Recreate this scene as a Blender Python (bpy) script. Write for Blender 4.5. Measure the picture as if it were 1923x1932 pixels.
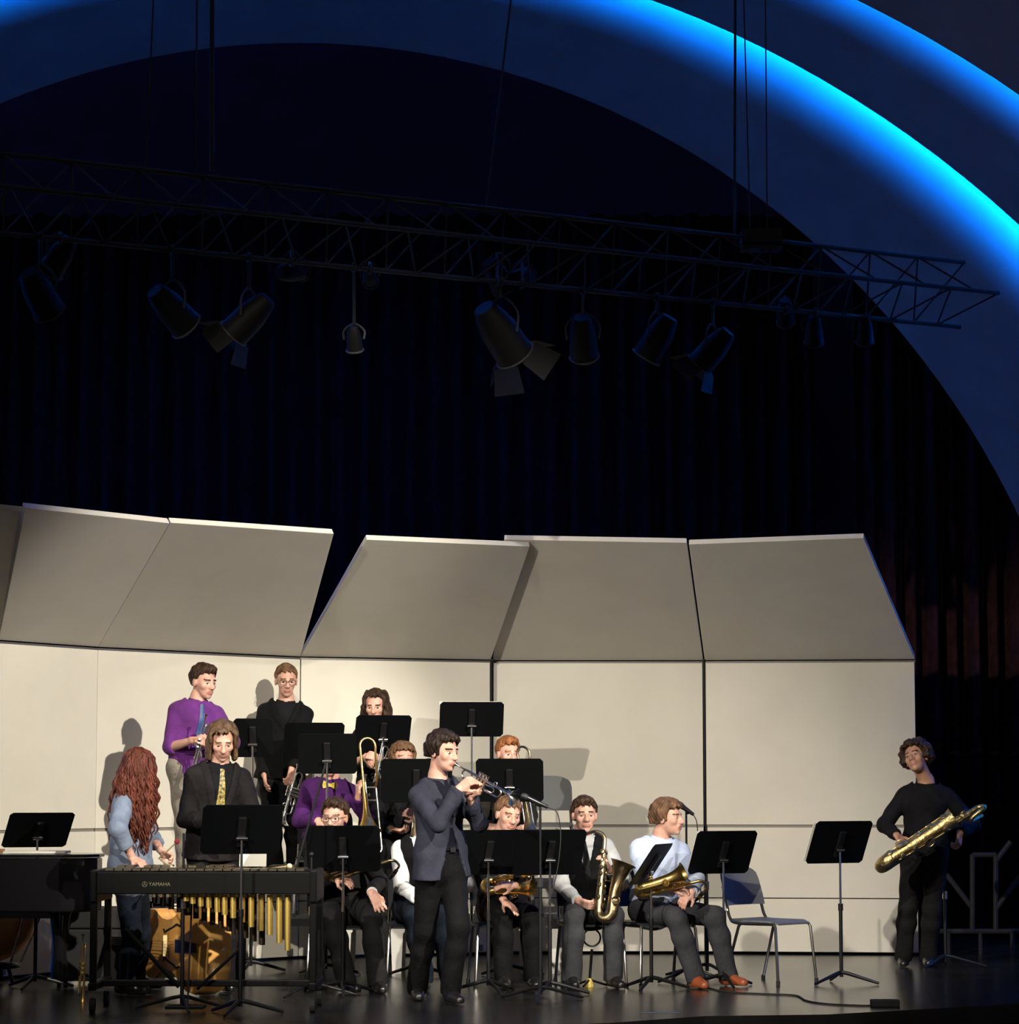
import bpy, bmesh, math, random
import numpy as np
from mathutils import Vector, Matrix
random.seed(7)
rng = np.random.default_rng(7)
SC = bpy.context.scene
for o in list(bpy.data.objects):
    bpy.data.objects.remove(o)
C = SC.collection

# ------------------------------------------------------------------ camera
FPX, HC = 5200.0, 1.38            # focal length in pixels (1923x1932 frame), eye height over the stage
PITCH = math.atan(522 / FPX)
cam = bpy.data.cameras.new('camera'); camo = bpy.data.objects.new('camera', cam); C.objects.link(camo)
cam.sensor_fit = 'VERTICAL'; cam.sensor_height = 36.0; cam.sensor_width = 36.0
cam.lens = FPX * 36.0 / 1932
cam.clip_start = .1; cam.clip_end = 200
camo.location = (0, 0, HC); camo.rotation_euler = (math.pi / 2 + PITCH, 0, 0)
SC.camera = camo

# ------------------------------------------------------------------ world, light, exposure
w = bpy.data.worlds.new('world'); SC.world = w; w.use_nodes = True
w.node_tree.nodes['Background'].inputs[0].default_value = (1.0, .84, .86, 1)
w.node_tree.nodes['Background'].inputs[1].default_value = .065
SC.view_settings.view_transform = 'Standard'; SC.view_settings.look = 'None'
SC.view_settings.exposure = 0.0; SC.view_settings.gamma = 1.0; SC.view_settings.use_curve_mapping = False

def spot(name, loc, target, power, size, blend, col=(1, .93, .80), radius=.10):
    l = bpy.data.lights.new(name, 'SPOT'); l.energy = power; l.spot_size = math.radians(size); l.spot_blend = blend
    l.color = col; l.shadow_soft_size = radius
    o = bpy.data.objects.new(name, l); C.objects.link(o); o.location = loc
    o.rotation_euler = (Vector(target) - Vector(loc)).to_track_quat('-Z', 'Y').to_euler()
    return o
# two front-of-house lamps, one each side of the hall, and one weaker in the middle
spot('house_spotlight_left', (-9.5, 3.0, 6.6), (1.9, 22.8, 1.0), 9500, 17.0, .5)
spot('house_spotlight_right', (9.0, 6.0, 9.6), (-2.4, 21.2, .9), 19500, 17.0, .5)
spot('house_spotlight_centre', (-1.0, -3.0, 13.5), (.1, 21.0, .4), 16500, 16.5, .65, (1, .92, .8), .15)

def P(px, py, D):
    """point on the vertical plane y = D that the photograph shows at pixel (px, py)"""
    x = px - 961.5; v = -(py - 966.0)
    d = np.array([x, FPX * math.cos(PITCH) - v * math.sin(PITCH), FPX * math.sin(PITCH) + v * math.cos(PITCH)])
    return np.array([0, 0, HC]) + d * (D / d[1])
def GZ(px, py, z=0.0):
    """point on the horizontal plane at height z seen at the pixel"""
    a = P(px, py, 1.0) - np.array([0, 0, HC])
    return np.array([0, 0, HC]) + a * ((z - HC) / a[2])
def nrm(v):
    v = np.asarray(v, float); return v / (np.linalg.norm(v) + 1e-12)

# ------------------------------------------------------------------ materials
MATS = {}
def mat(name, col, rough=.6, metal=0.0, noise=None, bump=None, coat=0.0, sheen=0.0, emit=None, spec=None):
    if name in MATS: return MATS[name]
    m = bpy.data.materials.new(name); m.use_nodes = True; MATS[name] = m
    nt = m.node_tree; b = nt.nodes['Principled BSDF']
    b.inputs['Base Color'].default_value = (*col, 1); b.inputs['Roughness'].default_value = rough
    b.inputs['Metallic'].default_value = metal
    b.inputs['Coat Weight'].default_value = coat
    b.inputs['Sheen Weight'].default_value = sheen
    if spec is not None: b.inputs['Specular IOR Level'].default_value = spec
    if emit:
        b.inputs['Emission Color'].default_value = (*emit[0], 1); b.inputs['Emission Strength'].default_value = emit[1]
    if noise or bump:
        tc = nt.nodes.new('ShaderNodeTexCoord'); mp = nt.nodes.new('ShaderNodeMapping')
        nt.links.new(tc.outputs['Object'], mp.inputs['Vector'])
    if noise:                       # (scale, dark colour, light colour[, stretch])
        if len(noise) > 3: mp.inputs['Scale'].default_value = noise[3]
        n = nt.nodes.new('ShaderNodeTexNoise'); n.inputs['Scale'].default_value = noise[0]; n.inputs['Detail'].default_value = 5
        r = nt.nodes.new('ShaderNodeValToRGB'); r.color_ramp.elements[0].position = .35; r.color_ramp.elements[1].position = .66
        r.color_ramp.elements[0].color = (*noise[1], 1); r.color_ramp.elements[1].color = (*noise[2], 1)
        nt.links.new(mp.outputs[0], n.inputs['Vector']); nt.links.new(n.outputs['Fac'], r.inputs[0])
        nt.links.new(r.outputs[0], b.inputs['Base Color'])
    if bump:                        # (scale, strength, distance)
        n2 = nt.nodes.new('ShaderNodeTexNoise'); n2.inputs['Scale'].default_value = bump[0]; n2.inputs['Detail'].default_value = 4
        bp = nt.nodes.new('ShaderNodeBump'); bp.inputs['Strength'].default_value = bump[1]; bp.inputs['Distance'].default_value = bump[2]
        nt.links.new(mp.outputs[0], n2.inputs['Vector']); nt.links.new(n2.outputs['Fac'], bp.inputs['Height'])
        nt.links.new(bp.outputs[0], b.inputs['Normal'])
    return m
def cloth(name, col, var=.18, rough=.85, scale=9, bs=.35):
    a = tuple(c * (1 - var) for c in col); b = tuple(min(1, c * (1 + var)) for c in col)
    return mat(name, col, rough, noise=(scale, a, b), bump=(22, bs, .02), sheen=.08 if max(col) > .1 else 0, spec=.25 if max(col) > .1 else .12)

M_SKIN = mat('skin_fair', (.60, .33, .25), .5, noise=(14, (.56, .29, .21), (.64, .37, .29)))
M_SKIN2 = mat('skin_tan', (.50, .26, .16), .5, noise=(14, (.45, .22, .13), (.54, .30, .20)))
M_LIP = mat('lips', (.46, .20, .16), .45); M_EYE = mat('eye_white', (.45, .40, .37), .3); M_IRIS = mat('iris', (.05, .03, .02), .3)
M_BLACKMETAL = mat('black_powder_coat', (.006, .006, .007), .45, bump=(300, .1, .002), spec=.3)
M_DESK = mat('stand_desk_black', (.0016, .002, .0026), .6, bump=(260, .1, .002), spec=.10)
M_CHROME = mat('chrome', (.78, .78, .76), .16, 1.0)
M_BRASS = mat('lacquered_brass', (.86, .60, .20), .3, 1.0, noise=(6, (.72, .46, .12), (.88, .62, .22)))
M_OLDBRASS = mat('worn_brass', (.32, .25, .14), .33, 1.0, noise=(14, (.16, .12, .07), (.46, .36, .20)))
M_OLDBRASS2 = mat('dull_gold_brass', (.66, .50, .22), .33, 1.0, noise=(22, (.40, .29, .11), (.80, .62, .30)), bump=(60, .5, .01))
M_SILVER = mat('silver_plate', (.80, .80, .78), .17, 1.0)
M_PEARL = mat('pearl', (.85, .83, .78), .25)
M_EBON = mat('ebonite', (.012, .011, .012), .25)
M_PAPER = mat('sheet_paper', (.80, .77, .68), .8)
M_RUBBER = mat('black_rubber', (.015, .015, .015), .8)

# ------------------------------------------------------------------ mesh helpers
def frame(d, ref=(0, 0, 1)):
    d = nrm(d); r = np.asarray(ref, float)
    if abs(np.dot(d, r)) > .97: r = np.array([1.0, 0, 0])
    u = nrm(np.cross(d, r)); v = np.cross(u, d)
    return u, v, d
class MB:
    """collects shapes for one mesh object"""
    def __init__(s): s.v = []; s.f = []; s.m = []; s.sm = []
    def add(s, v, f, smooth=False, m=0):
        o = len(s.v); s.v.extend([tuple(map(float, q)) for q in v])
        for q in f: s.f.append([i + o for i in q]); s.m.append(m); s.sm.append(smooth)
        return s
    def box(s, c, size, R=None, m=0, taper=1.0):
        hx, hy, hz = [q / 2 for q in size]; c = np.asarray(c, float); v = []
        for z in (-1, 1):
            t = taper if z < 0 else 1.0
            for x, y in ((-1, -1), (1, -1), (1, 1), (-1, 1)):
                q = np.array([x * hx * t, y * hy * t, z * hz]); v.append(c + (R @ q if R is not None else q))
        return s.add(v, [(3, 2, 1, 0), (4, 5, 6, 7), (0, 1, 5, 4), (1, 2, 6, 5), (2, 3, 7, 6), (3, 0, 4, 7)], False, m)
    def tube(s, pts, r, n=8, caps=True, m=0, flat=1.0, ref=(0, 0, 1)):
        pts = [np.asarray(p, float) for p in pts]; N = len(pts)
        rr = r if hasattr(r, '__len__') else [r] * N
        T = [nrm(pts[min(i + 1, N - 1)] - pts[max(i - 1, 0)]) for i in range(N)]
        u, v0, _ = frame(T[0], ref); vs = []
        for i in range(N):
            if i: u = u - np.dot(u, T[i]) * T[i]; u = nrm(u)
            v = np.cross(T[i], u)
            for k in range(n):
                a = 2 * math.pi * k / n
                vs.append(pts[i] + rr[i] * (math.cos(a) * u + flat * math.sin(a) * v))
        fs = [(i * n + k, i * n + (k + 1) % n, (i + 1) * n + (k + 1) % n, (i + 1) * n + k) for i in range(N - 1) for k in range(n)]
        s.add(vs, fs, True, m)
        if caps:
            o = len(s.v) - len(vs)
            s.f.append([o + k for k in range(n)][::-1]); s.f.append([o + (N - 1) * n + k for k in range(n)]); s.m += [m, m]; s.sm += [False, False]
        return s
    def lathe(s, prof, o, d, n=16, m=0, smooth=True):
        """prof: (radius, distance along d)"""
        o = np.asarray(o, float); u, v, d = frame(d); vs = []
        for r, h in prof:
            for k in range(n):
                a = 2 * math.pi * k / n; vs.append(o + d * h + r * (math.cos(a) * u + math.sin(a) * v))
        fs = [(i * n + k, i * n + (k + 1) % n, (i + 1) * n + (k + 1) % n, (i + 1) * n + k) for i in range(len(prof) - 1) for k in range(n)]
        return s.add(vs, fs, smooth, m)
    def disc(s, c, d, r, th, n=14, m=0):
        return s.lathe([(0, 0), (r, 0), (r, th), (0, th)], c, d, n, m, False)
    def ball(s, c, r, n=10, m=0, sc=(1, 1, 1)):
        pr = []; c = np.asarray(c, float); vs = []; k2 = n * 2
        for i in range(n + 1):
            th = math.pi * i / n
            for k in range(k2):
                a = 2 * math.pi * k / k2
                vs.append(c + r * np.array([math.sin(th) * math.cos(a) * sc[0], math.sin(th) * math.sin(a) * sc[1], math.cos(th) * sc[2]]))
        fs = [(i * k2 + k, (i + 1) * k2 + k, (i + 1) * k2 + (k + 1) % k2, i * k2 + (k + 1) % k2) for i in range(n) for k in range(k2)]
        return s.add(vs, fs, True, m)
    def torus(s, c, d, R, r, n=20, k=6, a0=0, a1=360, m=0, ref=(0, 0, 1)):
        u, v, d = frame(d, ref); c = np.asarray(c, float)
        pts = [c + R * (math.cos(t) * u + math.sin(t) * v) for t in np.radians(np.linspace(a0, a1, n))]
        return s.tube(pts, r, k, a1 - a0 < 360, m)
    def prism(s, poly, th, o=(0, 0, 0), u=(1, 0, 0), v=(0, 0, 1), m=0):
        """flat outline in the (u, v) plane, thickness th along u x v"""
        o = np.asarray(o, float); u = np.asarray(u, float); v = np.asarray(v, float); w_ = np.cross(u, v); n = len(poly)
        vs = [o + a * u + b * v - w_ * th / 2 for a, b in poly] + [o + a * u + b * v + w_ * th / 2 for a, b in poly]
        fs = [tuple(range(n))[::-1], tuple(range(n, 2 * n))] + [(i, (i + 1) % n, n + (i + 1) % n, n + i) for i in range(n)]
        return s.add(vs, fs, False, m)
    def build(s, name, mt, parent=None, bevel=0.0, seg=2, local=False):
        V = np.array(s.v, float)
        if parent is not None and not local and 'wloc' in parent: V = V - np.array(parent['wloc'])
        me = bpy.data.meshes.new(name); me.from_pydata([tuple(q) for q in V], [], s.f)
        for q in (mt if isinstance(mt, (list, tuple)) else [mt]): me.materials.append(q)
        me.polygons.foreach_set('material_index', s.m); me.polygons.foreach_set('use_smooth', s.sm)
        bm = bmesh.new(); bm.from_mesh(me); bmesh.ops.recalc_face_normals(bm, faces=bm.faces); bm.to_mesh(me); bm.free()
        me.update()
        if any(s.sm): me.set_sharp_from_angle(angle=math.radians(42))
        o = bpy.data.objects.new(name, me); C.objects.link(o)
        if parent is not None: o.parent = parent
        if bevel:
            b = o.modifiers.new('bevel', 'BEVEL'); b.width = bevel; b.segments = seg; b.limit_method = 'ANGLE'; b.angle_limit = .7
        return o
def tag(o, label=None, cat=None, group=None, kind=None):
    for k, q in (('label', label), ('category', cat), ('group', group), ('kind', kind)):
        if q: o[k] = q
    return o
def thing(name, label, cat, loc=(0, 0, 0), rz=0.0, group=None, wl=True):
    o = bpy.data.objects.new(name, None); C.objects.link(o); o.empty_display_size = .1
    o.location = [float(q) for q in loc]; o.rotation_euler = (0, 0, rz)
    tag(o, label, cat, group)
    if wl: o['wloc'] = [float(q) for q in loc]
    return o
def solo(mb, name, mt, loc, label, cat, group=None, **kw):
    """a thing that is one mesh, its origin at loc"""
    mb.v = [tuple(np.array(q) - np.array(loc)) for q in mb.v]
    o = mb.build(name, mt, **kw); o.location = [float(q) for q in loc]
    return tag(o, label, cat, group)
def copy_tree(o, parent=None):
    c = o.copy(); C.objects.link(c); c.parent = parent
    for ch in list(o.children): copy_tree(ch, c)
    return c
def smoothpath(pts, n=8):
    """Catmull-Rom through the points"""
    p = [np.asarray(q, float) for q in pts]; p = [2 * p[0] - p[1]] + p + [2 * p[-1] - p[-2]]; out = []
    for i in range(1, len(p) - 2):
        for t in np.linspace(0, 1, n, endpoint=False):
            a, b, c_, d = p[i - 1], p[i], p[i + 1], p[i + 2]
            out.append(.5 * (2 * b + (c_ - a) * t + (2 * a - 5 * b + 4 * c_ - d) * t * t + (3 * b - a - 3 * c_ + d) * t ** 3))
    out.append(p[-2]); return out

# ================================================================== THE PLACE
def struct(mb, name, mt, parent=None, **kw):
    o = mb.build(name, mt, parent, **kw)
    if parent is None: o['kind'] = 'structure'
    return o
# stage floor: black, worn, glossy
m = mat('stage_floor_black', (.014, .014, .014), .26, noise=(1.1, (.008, .008, .008), (.026, .025, .023), (1, 3, 1)), bump=(3.0, .06, .006), spec=.45)
nt = m.node_tree; b = nt.nodes['Principled BSDF']
n = nt.nodes.new('ShaderNodeTexNoise'); n.inputs['Scale'].default_value = 2.2; n.inputs['Detail'].default_value = 6
r = nt.nodes.new('ShaderNodeMapRange'); r.inputs[1].default_value = .3; r.inputs[2].default_value = .7; r.inputs[3].default_value = .18; r.inputs[4].default_value = .34
nt.links.new(n.outputs['Fac'], r.inputs[0]); nt.links.new(r.outputs[0], b.inputs['Roughness'])
M_FLOOR = m
edge = [GZ(-300, 1975)[:2], GZ(600, 1950)[:2], GZ(1150, 1930)[:2], GZ(1330, 1917)[:2], GZ(1560, 1914)[:2], GZ(1923, 1894)[:2], GZ(2600, 1860)[:2]]
mb = MB(); poly = [tuple(q) for q in edge] + [(12, 34), (-14, 34), (-14, edge[0][1])]
mb.prism(poly, .12, (0, 0, -.06), (1, 0, 0), (0, 1, 0)); struct(mb, 'floor', M_FLOOR)
M_DARK = mat('dark_paint', (.012, .011, .012), .8)
mb = MB()
for i in range(len(edge) - 1):
    a, b_ = edge[i], edge[i + 1]; d = nrm(np.append(b_ - a, 0)); c = np.array([*(a + b_) / 2, -.62])
    R = np.array([d, np.cross((0, 0, 1), d), (0, 0, 1)]).T
    mb.box(c + R @ np.array([0, .06, 0]), (np.linalg.norm(b_ - a) + .02, .1, 1.0), R)
struct(mb, 'wall_stage_front', M_DARK)
mb = MB(); mb.box((0, 6, -1.2), (40, 44, .15)); struct(mb, 'floor_auditorium', mat('house_floor', (.02, .015, .015), .8))
mb = MB(); mb.box((-1, 30.5, 6), (34, .2, 16)); struct(mb, 'wall_back', mat('back_wall', (.05, .06, .30), .95))
mb = MB(); mb.box((-1, 27, 13.5), (34, 9, .2)); struct(mb, 'ceiling', mat('stage_ceiling', (.012, .012, .03), .9))

# concentric plaster arches with hidden strip lights behind each lip
M_ARCH = mat('arch_plaster', (.36, .345, .34), .75, noise=(2.5, (.34, .325, .32), (.375, .36, .355)), bump=(30, .15, .01))
M_LED = mat('blue_strip_light', (.0, .0, .0), .5, emit=((.0, .165, 1.0), 1400.0))
M_ABSORB = mat('light_absorbing_black', (.002, .002, .002), 1.0, spec=0.0)  # unseen cove faces blackened to absorb stray strip light
AX, AZ = -2.0, .3
ANG = np.radians(np.linspace(-4, 184, 97))
def rho(cv, t):
    """distance from the arch centre to the ellipse cv = (cx, cz, a, b) at angle t"""
    cx, cz, a_, b_ = cv; c_, s_ = math.cos(t), math.sin(t); px_, pz_ = AX - cx, AZ - cz
    A_ = (c_ / a_) ** 2 + (s_ / b_) ** 2; B_ = 2 * (px_ * c_ / a_ ** 2 + pz_ * s_ / b_ ** 2); C_ = (px_ / a_) ** 2 + (pz_ / b_) ** 2 - 1
    return (-B_ + math.sqrt(B_ * B_ - 4 * A_ * C_)) / (2 * A_)
def arc(cv, off, y): return [np.array([AX + (rho(cv, t) + off) * math.cos(t), y, AZ + (rho(cv, t) + off) * math.sin(t)]) for t in ANG]
def mixrow(r0, r1, t): return [p * (1 - t) + q * t for p, q in zip(r0, r1)]
def loft(rows, mb, smooth=True):
    n = len(rows[0]); vs = [q for r_ in rows for q in r_]
    fs = [(i * n + k, i * n + k + 1, (i + 1) * n + k + 1, (i + 1) * n + k) for i in range(len(rows) - 1) for k in range(n - 1)]
    return mb.add(vs, fs, smooth)
E1, E2, E3 = (-2.0, .3, 7.52, 8.10), (-1.87, -1.0, 9.29, 9.75), (-2.0, .3, 9.54, 8.39)
# inner edge (ellipse, y), outer edge (ellipse, offset, y)
arches = [((E1, 25.5), (E2, .45, 23.44)), ((E2, 23.36), (E3, .46, 21.34)), ((E3, 21.26), (E3, 1.0, 19.2))]
for k, ((ci, yi), (co_, oo, yo)) in enumerate(arches):
    mb = MB(); r0, r1 = arc(ci, 0, yi), arc(co_, oo, yo)
    rows = [mixrow(r0, r1, t) for t in (0, .22, .45, .66, .84, 1.0)]
    plate = arc(co_, oo + .40, yo - .03)  # unseen plate added to close the cove against leaking light
    back = [arc(co_, oo + .45, yo + .02), arc(ci, .90, yi + .02), arc(ci, .03, yi + .06)]      # the arch is a solid moulding
    loft(rows + [plate], mb, True); nf_ = 96 * 4; loft([plate] + back + [rows[0]], mb, True); mb.m = [0] * nf_ + [1] * (len(mb.f) - nf_)
    ob = struct(mb, 'trim_%d' % (k + 1), [M_ARCH, M_ABSORB])
    if k:
        (pi_, pyi), (po2, poo, pyo) = arches[k - 1]; row0, row1 = [], []    # ribbon tilted so that it washes only the outer part of the arch behind it
        for t_ in ANG:
            cs = np.array([math.cos(t_), math.sin(t_)]); re = rho(ci, t_) + .06; ye = yi + .075
            ro, ri = rho(po2, t_) + poo, rho(pi_, t_); dv = nrm((ri - ro, pyi - pyo))
            tgt = np.array([ro, pyo]) + dv * 1.5; dr = nrm(tgt - np.array([re, ye]))       # last point the ribbon sees
            for row, s_ in ((row0, -.025), (row1, .025)):
                row.append(np.array([AX + (re + dr[0] * s_) * cs[0], ye + dr[1] * s_ + .03, AZ + (re + dr[0] * s_) * cs[1]]))
        mb = MB(); loft([row0, row1], mb, False); back_ = []
        for r0_, r1_ in zip(row0, row1):                       # unseen opaque channel added to block light off the back of the ribbon
            ctr = np.array([AX, r0_[1], AZ]); rad = nrm((r0_ - ctr) * [1, 0, 1]); dd = nrm(r1_ - r0_); nn = np.cross(dd, np.cross(rad, dd)); nn = nrm(nn) * (1 if nn @ rad > 0 else -1)
            back_.append([r0_ - dd * .001 + nn * .002, r0_ - dd * .001 - nn * .006, r1_ + dd * .001 - nn * .006, r1_ + dd * .001 + nn * .002])
        hb_ = MB(); loft([[q[j] for q in back_] for j in (0, 1, 2, 3)], hb_, False)
        e = mb.build('strip_light', M_LED, None)
        tag(e, ['', 'blue strip light hidden behind the lip of the middle arch', 'blue strip light hidden behind the lip of the outer arch'][k], 'light strip')
        hb_.build('light_block_channel', M_ABSORB, e)
# walls beside and above the outer arch
mb = MB(); loft([arc(E3, 1.0, 19.25), arc(E3, 5.5, 19.25)], mb, False); struct(mb, 'wall_proscenium', mat('proscenium_wall', (.10, .09, .10), .85))
# dark curtains behind the arch
M_CURT = cloth('maroon_velvet', (.028, .009, .011), .3, .9)
def curtain(x0, x1, y, z0, z1, name, label, folds, cm):
    mb = MB(); n = folds * 8; rows = []
    for z in (z0, z1):
        rows.append([np.array([x0 + (x1 - x0) * i / n, y + .10 * math.sin(2 * math.pi * i / 8) + .05 * math.sin(i * .37), z]) for i in range(n + 1)])
    loft(rows, mb, True)
    o = solo(mb, name, cm, ((x0 + x1) / 2, y, z0), label, 'curtain')
    s_ = o.modifiers.new('thickness', 'SOLIDIFY'); s_.thickness = .012
curtain(3.4, 8.6, 26.9, 0.0, 9.0, 'stage_curtain', 'dark maroon side curtain hanging right of the shell panels', 26, M_CURT)
curtain(-11.5, 3.2, 28.6, 0.0, 7.4, 'stage_curtain', 'dark plum backdrop curtain hanging across the back behind the shell panels', 60, cloth('plum_black_velvet', (.020, .008, .016), .3, .9))

# ------------------------------------------------------------------ acoustic shell towers
M_SHELL = mat('shell_laminate', (.65, .612, .525), .55, noise=(2.0, (.63, .592, .508), (.67, .632, .542)), spec=.3)
M_SHELL_E = mat('shell_edge_trim', (.16, .15, .14), .5, .6)
M_SHELL_S = mat('shell_seam', (.22, .20, .165), .6)
def DH(yh, z=2.45): return FPX * (z - HC) / ((1488 - yh)) * 1.0
shell_lab = ['cream acoustic shell tower cut off by the left picture edge', 'cream acoustic shell tower behind the redhead in blue',
             'cream acoustic shell tower behind the purple-shirted trumpeter', 'cream acoustic shell tower right of the black wedge gap',
             'cream acoustic shell tower in the middle, its canopy facing straight out', 'cream acoustic shell tower at the right end beside the baritone saxophonist']
# hinge pixel left/right (x, y), canopy top pixel left/right (x, y)
shells = [((-190, 1211), (-3, 1212), (-110, 950), (44, 966)), ((-3, 1212), (185, 1225), (48, 958), (320, 987)), ((185, 1225), (567, 1243), (322, 986), (630, 1007)),
          ((567, 1243), (926, 1249), (692, 1018), (1000, 1031)), ((930, 1250), (1327, 1250), (952, 1018), (1296, 1024)),
          ((1330, 1250), (1727, 1248), (1300, 1027), (1630, 1015))]
for k, (hl, hr, tl, tr) in enumerate(shells):
    Dl, Dr = DH(hl[1]), DH(hr[1])
    A = P(hl[0], hl[1], Dl); B = P(hr[0], hr[1], Dr); A[2] = B[2] = 2.45
    u = nrm(B - A); nrmv = np.array([u[1], -u[0], 0]);  L = np.linalg.norm(B - A)     # nrmv faces the audience
    base = (A + B) / 2; base[2] = 0
    t = thing('shell_tower', shell_lab[k], 'acoustic shell', base, group='acoustic shell towers')
    up = np.array([0, 0, 1.0]); R = np.array([u, -nrmv, up]).T
    zs = [(.022, .462), (.470, 1.055), (1.078, 2.44)]
    for z0, z1 in zs:
        mb = MB(); mb.box(base + np.array([0, 0, (z0 + z1) / 2]) - nrmv * .025, (L - (.012 if k in (3, 4, 5) else .002), .05, z1 - z0), R); mb.build('panel', M_SHELL, t, bevel=.004)
    mb = MB().box(base + up * 1.0665 - nrmv * .030, (L - .01, .04, .026), R); mb.build('seam_strip', M_SHELL_S, t)
    TD = 1.6
    mid = P((tl[0] + tr[0]) / 2, (tl[1] + tr[1]) / 2, (Dl + Dr) / 2 - TD + (.0, 0, 0, .12, .0, 0)[k]); pn_ = np.cross(B - A, mid - A)
    def on_plane(q):
        o_ = np.array([0, 0, HC]); d_ = P(q[0], q[1], 1.0) - o_; return o_ + d_ * ((A - o_) @ pn_) / (d_ @ pn_)
    TL, TR = on_plane(tl), on_plane(tr)
    n2 = nrm(np.cross(B - A, TL - A)); n2 = n2 if n2[2] > 0 else -n2
    mb = MB(); a0, b0 = A + up * .012, B + up * .012
    q = [a0, b0, TR, TL]; vs = q + [v_ + n2 * .045 for v_ in q]
    mb.add(vs, [(3, 2, 1, 0), (4, 5, 6, 7), (0, 1, 5, 4), (1, 2, 6, 5), (2, 3, 7, 6), (3, 0, 4, 7)]); cp = mb.build('canopy', M_SHELL, t, bevel=.004)
    mb = MB(); f_ = nrm((TL + TR) / 2 - (a0 + b0) / 2); hp = (TL + TR) / 2 - f_ * .09
    mb.disc(hp - n2 * .004, -n2, .013, .006, 10); mb.build('latch_hole', M_DARK, cp)
    mb = MB(); mb.box(base + up * 2.447 - nrmv * .012, (L, .03, .014), R); mb.build('hinge_strip', M_SHELL_E, t)
    mb = MB()
    for s_ in (-1, 1):
        mb.tube([base + u * s_ * (L / 2 - .10) - nrmv * .10 + up * .02, base + u * s_ * (L / 2 - .10) - nrmv * .10 + up * 2.3], .025, 8)
        mb.box(base + u * s_ * (L / 2 - .10) - nrmv * .28 + up * .06, (.05, .60, .05), R)
        mb.build('rear_frame', M_SHELL_E, t); mb = MB()
    for s_ in (-1, 1):
        mb = MB(); mb.disc(base + u * (s_ * (L / 2 - .10) - .015) - nrmv * .25 + up * .035, u, .035, .03, 12); mb.build('caster', M_RUBBER, t)
    if k in (3, 4):      # dark hinge post with a ball at the top in the gap to the next tower
        mb = MB(); c = B + u * .008 - nrmv * .01
        mb.tube([c * [1, 1, 0] + up * 1.07, c * [1, 1, 0] + up * 2.44], .009, 8); mb.ball(c + up * .01 + nrmv * .01, .018, 6); mb.build('hinge_post', M_BLACKMETAL, t)

# ------------------------------------------------------------------ risers
M_DECK = mat('riser_carpet', (.020, .020, .022), .9); M_WHITE = mat('white_paint', (.78, .76, .70), .5)
def riser(x0, x1, y0, y1, z, rz, label, legpos=(), lm=None):
    ori = np.array([(x0 + x1) / 2, (y0 + y1) / 2, 0]); t = thing('stage_riser', label, 'riser', ori, rz, 'choir risers', wl=False)
    hx, hy = (x1 - x0) / 2, (y1 - y0) / 2
    mb = MB(); mb.box((0, 0, z - .022), (hx * 2 - .03, hy * 2 - .03, .044)); mb.build('deck', M_DECK, t, local=True)
    mb = MB()
    for s_ in (-1, 1):
        mb.box((0, s_ * (hy - .007), z - .03), (hx * 2, .014, .055)); mb.box((s_ * (hx - .007), 0, z - .03), (.014, hy * 2 - .03, .055))
    mb.build('edge_trim', M_BLACKMETAL, t, local=True)
    for lx in legpos:
        for s_ in (-1, 1):
            mb = MB(); X = lx - ori[0]; h = z - .05
            mb.prism([(-.062, h), (.062, h), (.058, h - .05), (.046, h - .06), (.034, 0), (-.034, 0), (-.046, h - .06), (-.058, h - .05)], .05, (X, s_ * (hy - .06), 0))
            mb.build('leg', lm or M_BLACKMETAL, t, local=True)
XR = lambda px, D: P(px, 1500, D)[0]
riser(XR(555, 21.4), XR(1062, 21.4), 20.86, 21.72, .41, 0, 'low black riser with white legs under the trombone players', legpos=[XR(652, 20.9), XR(750, 20.9), XR(990, 20.9), XR(1050, 20.9)], lm=M_WHITE)
riser(XR(520, 22.0), XR(1090, 22.0), 21.74, 22.52, .66, 0, 'high black riser at the back under the standing trumpet players', legpos=[XR(600, 22), XR(800, 22), XR(1068, 22)])
riser(XR(300, 20.9), XR(470, 20.9), 20.15, 20.95, .61, math.radians(12), 'separate high black riser under the purple-shirted trumpeter', legpos=[XR(310, 20.9), XR(455, 20.9)])

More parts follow.
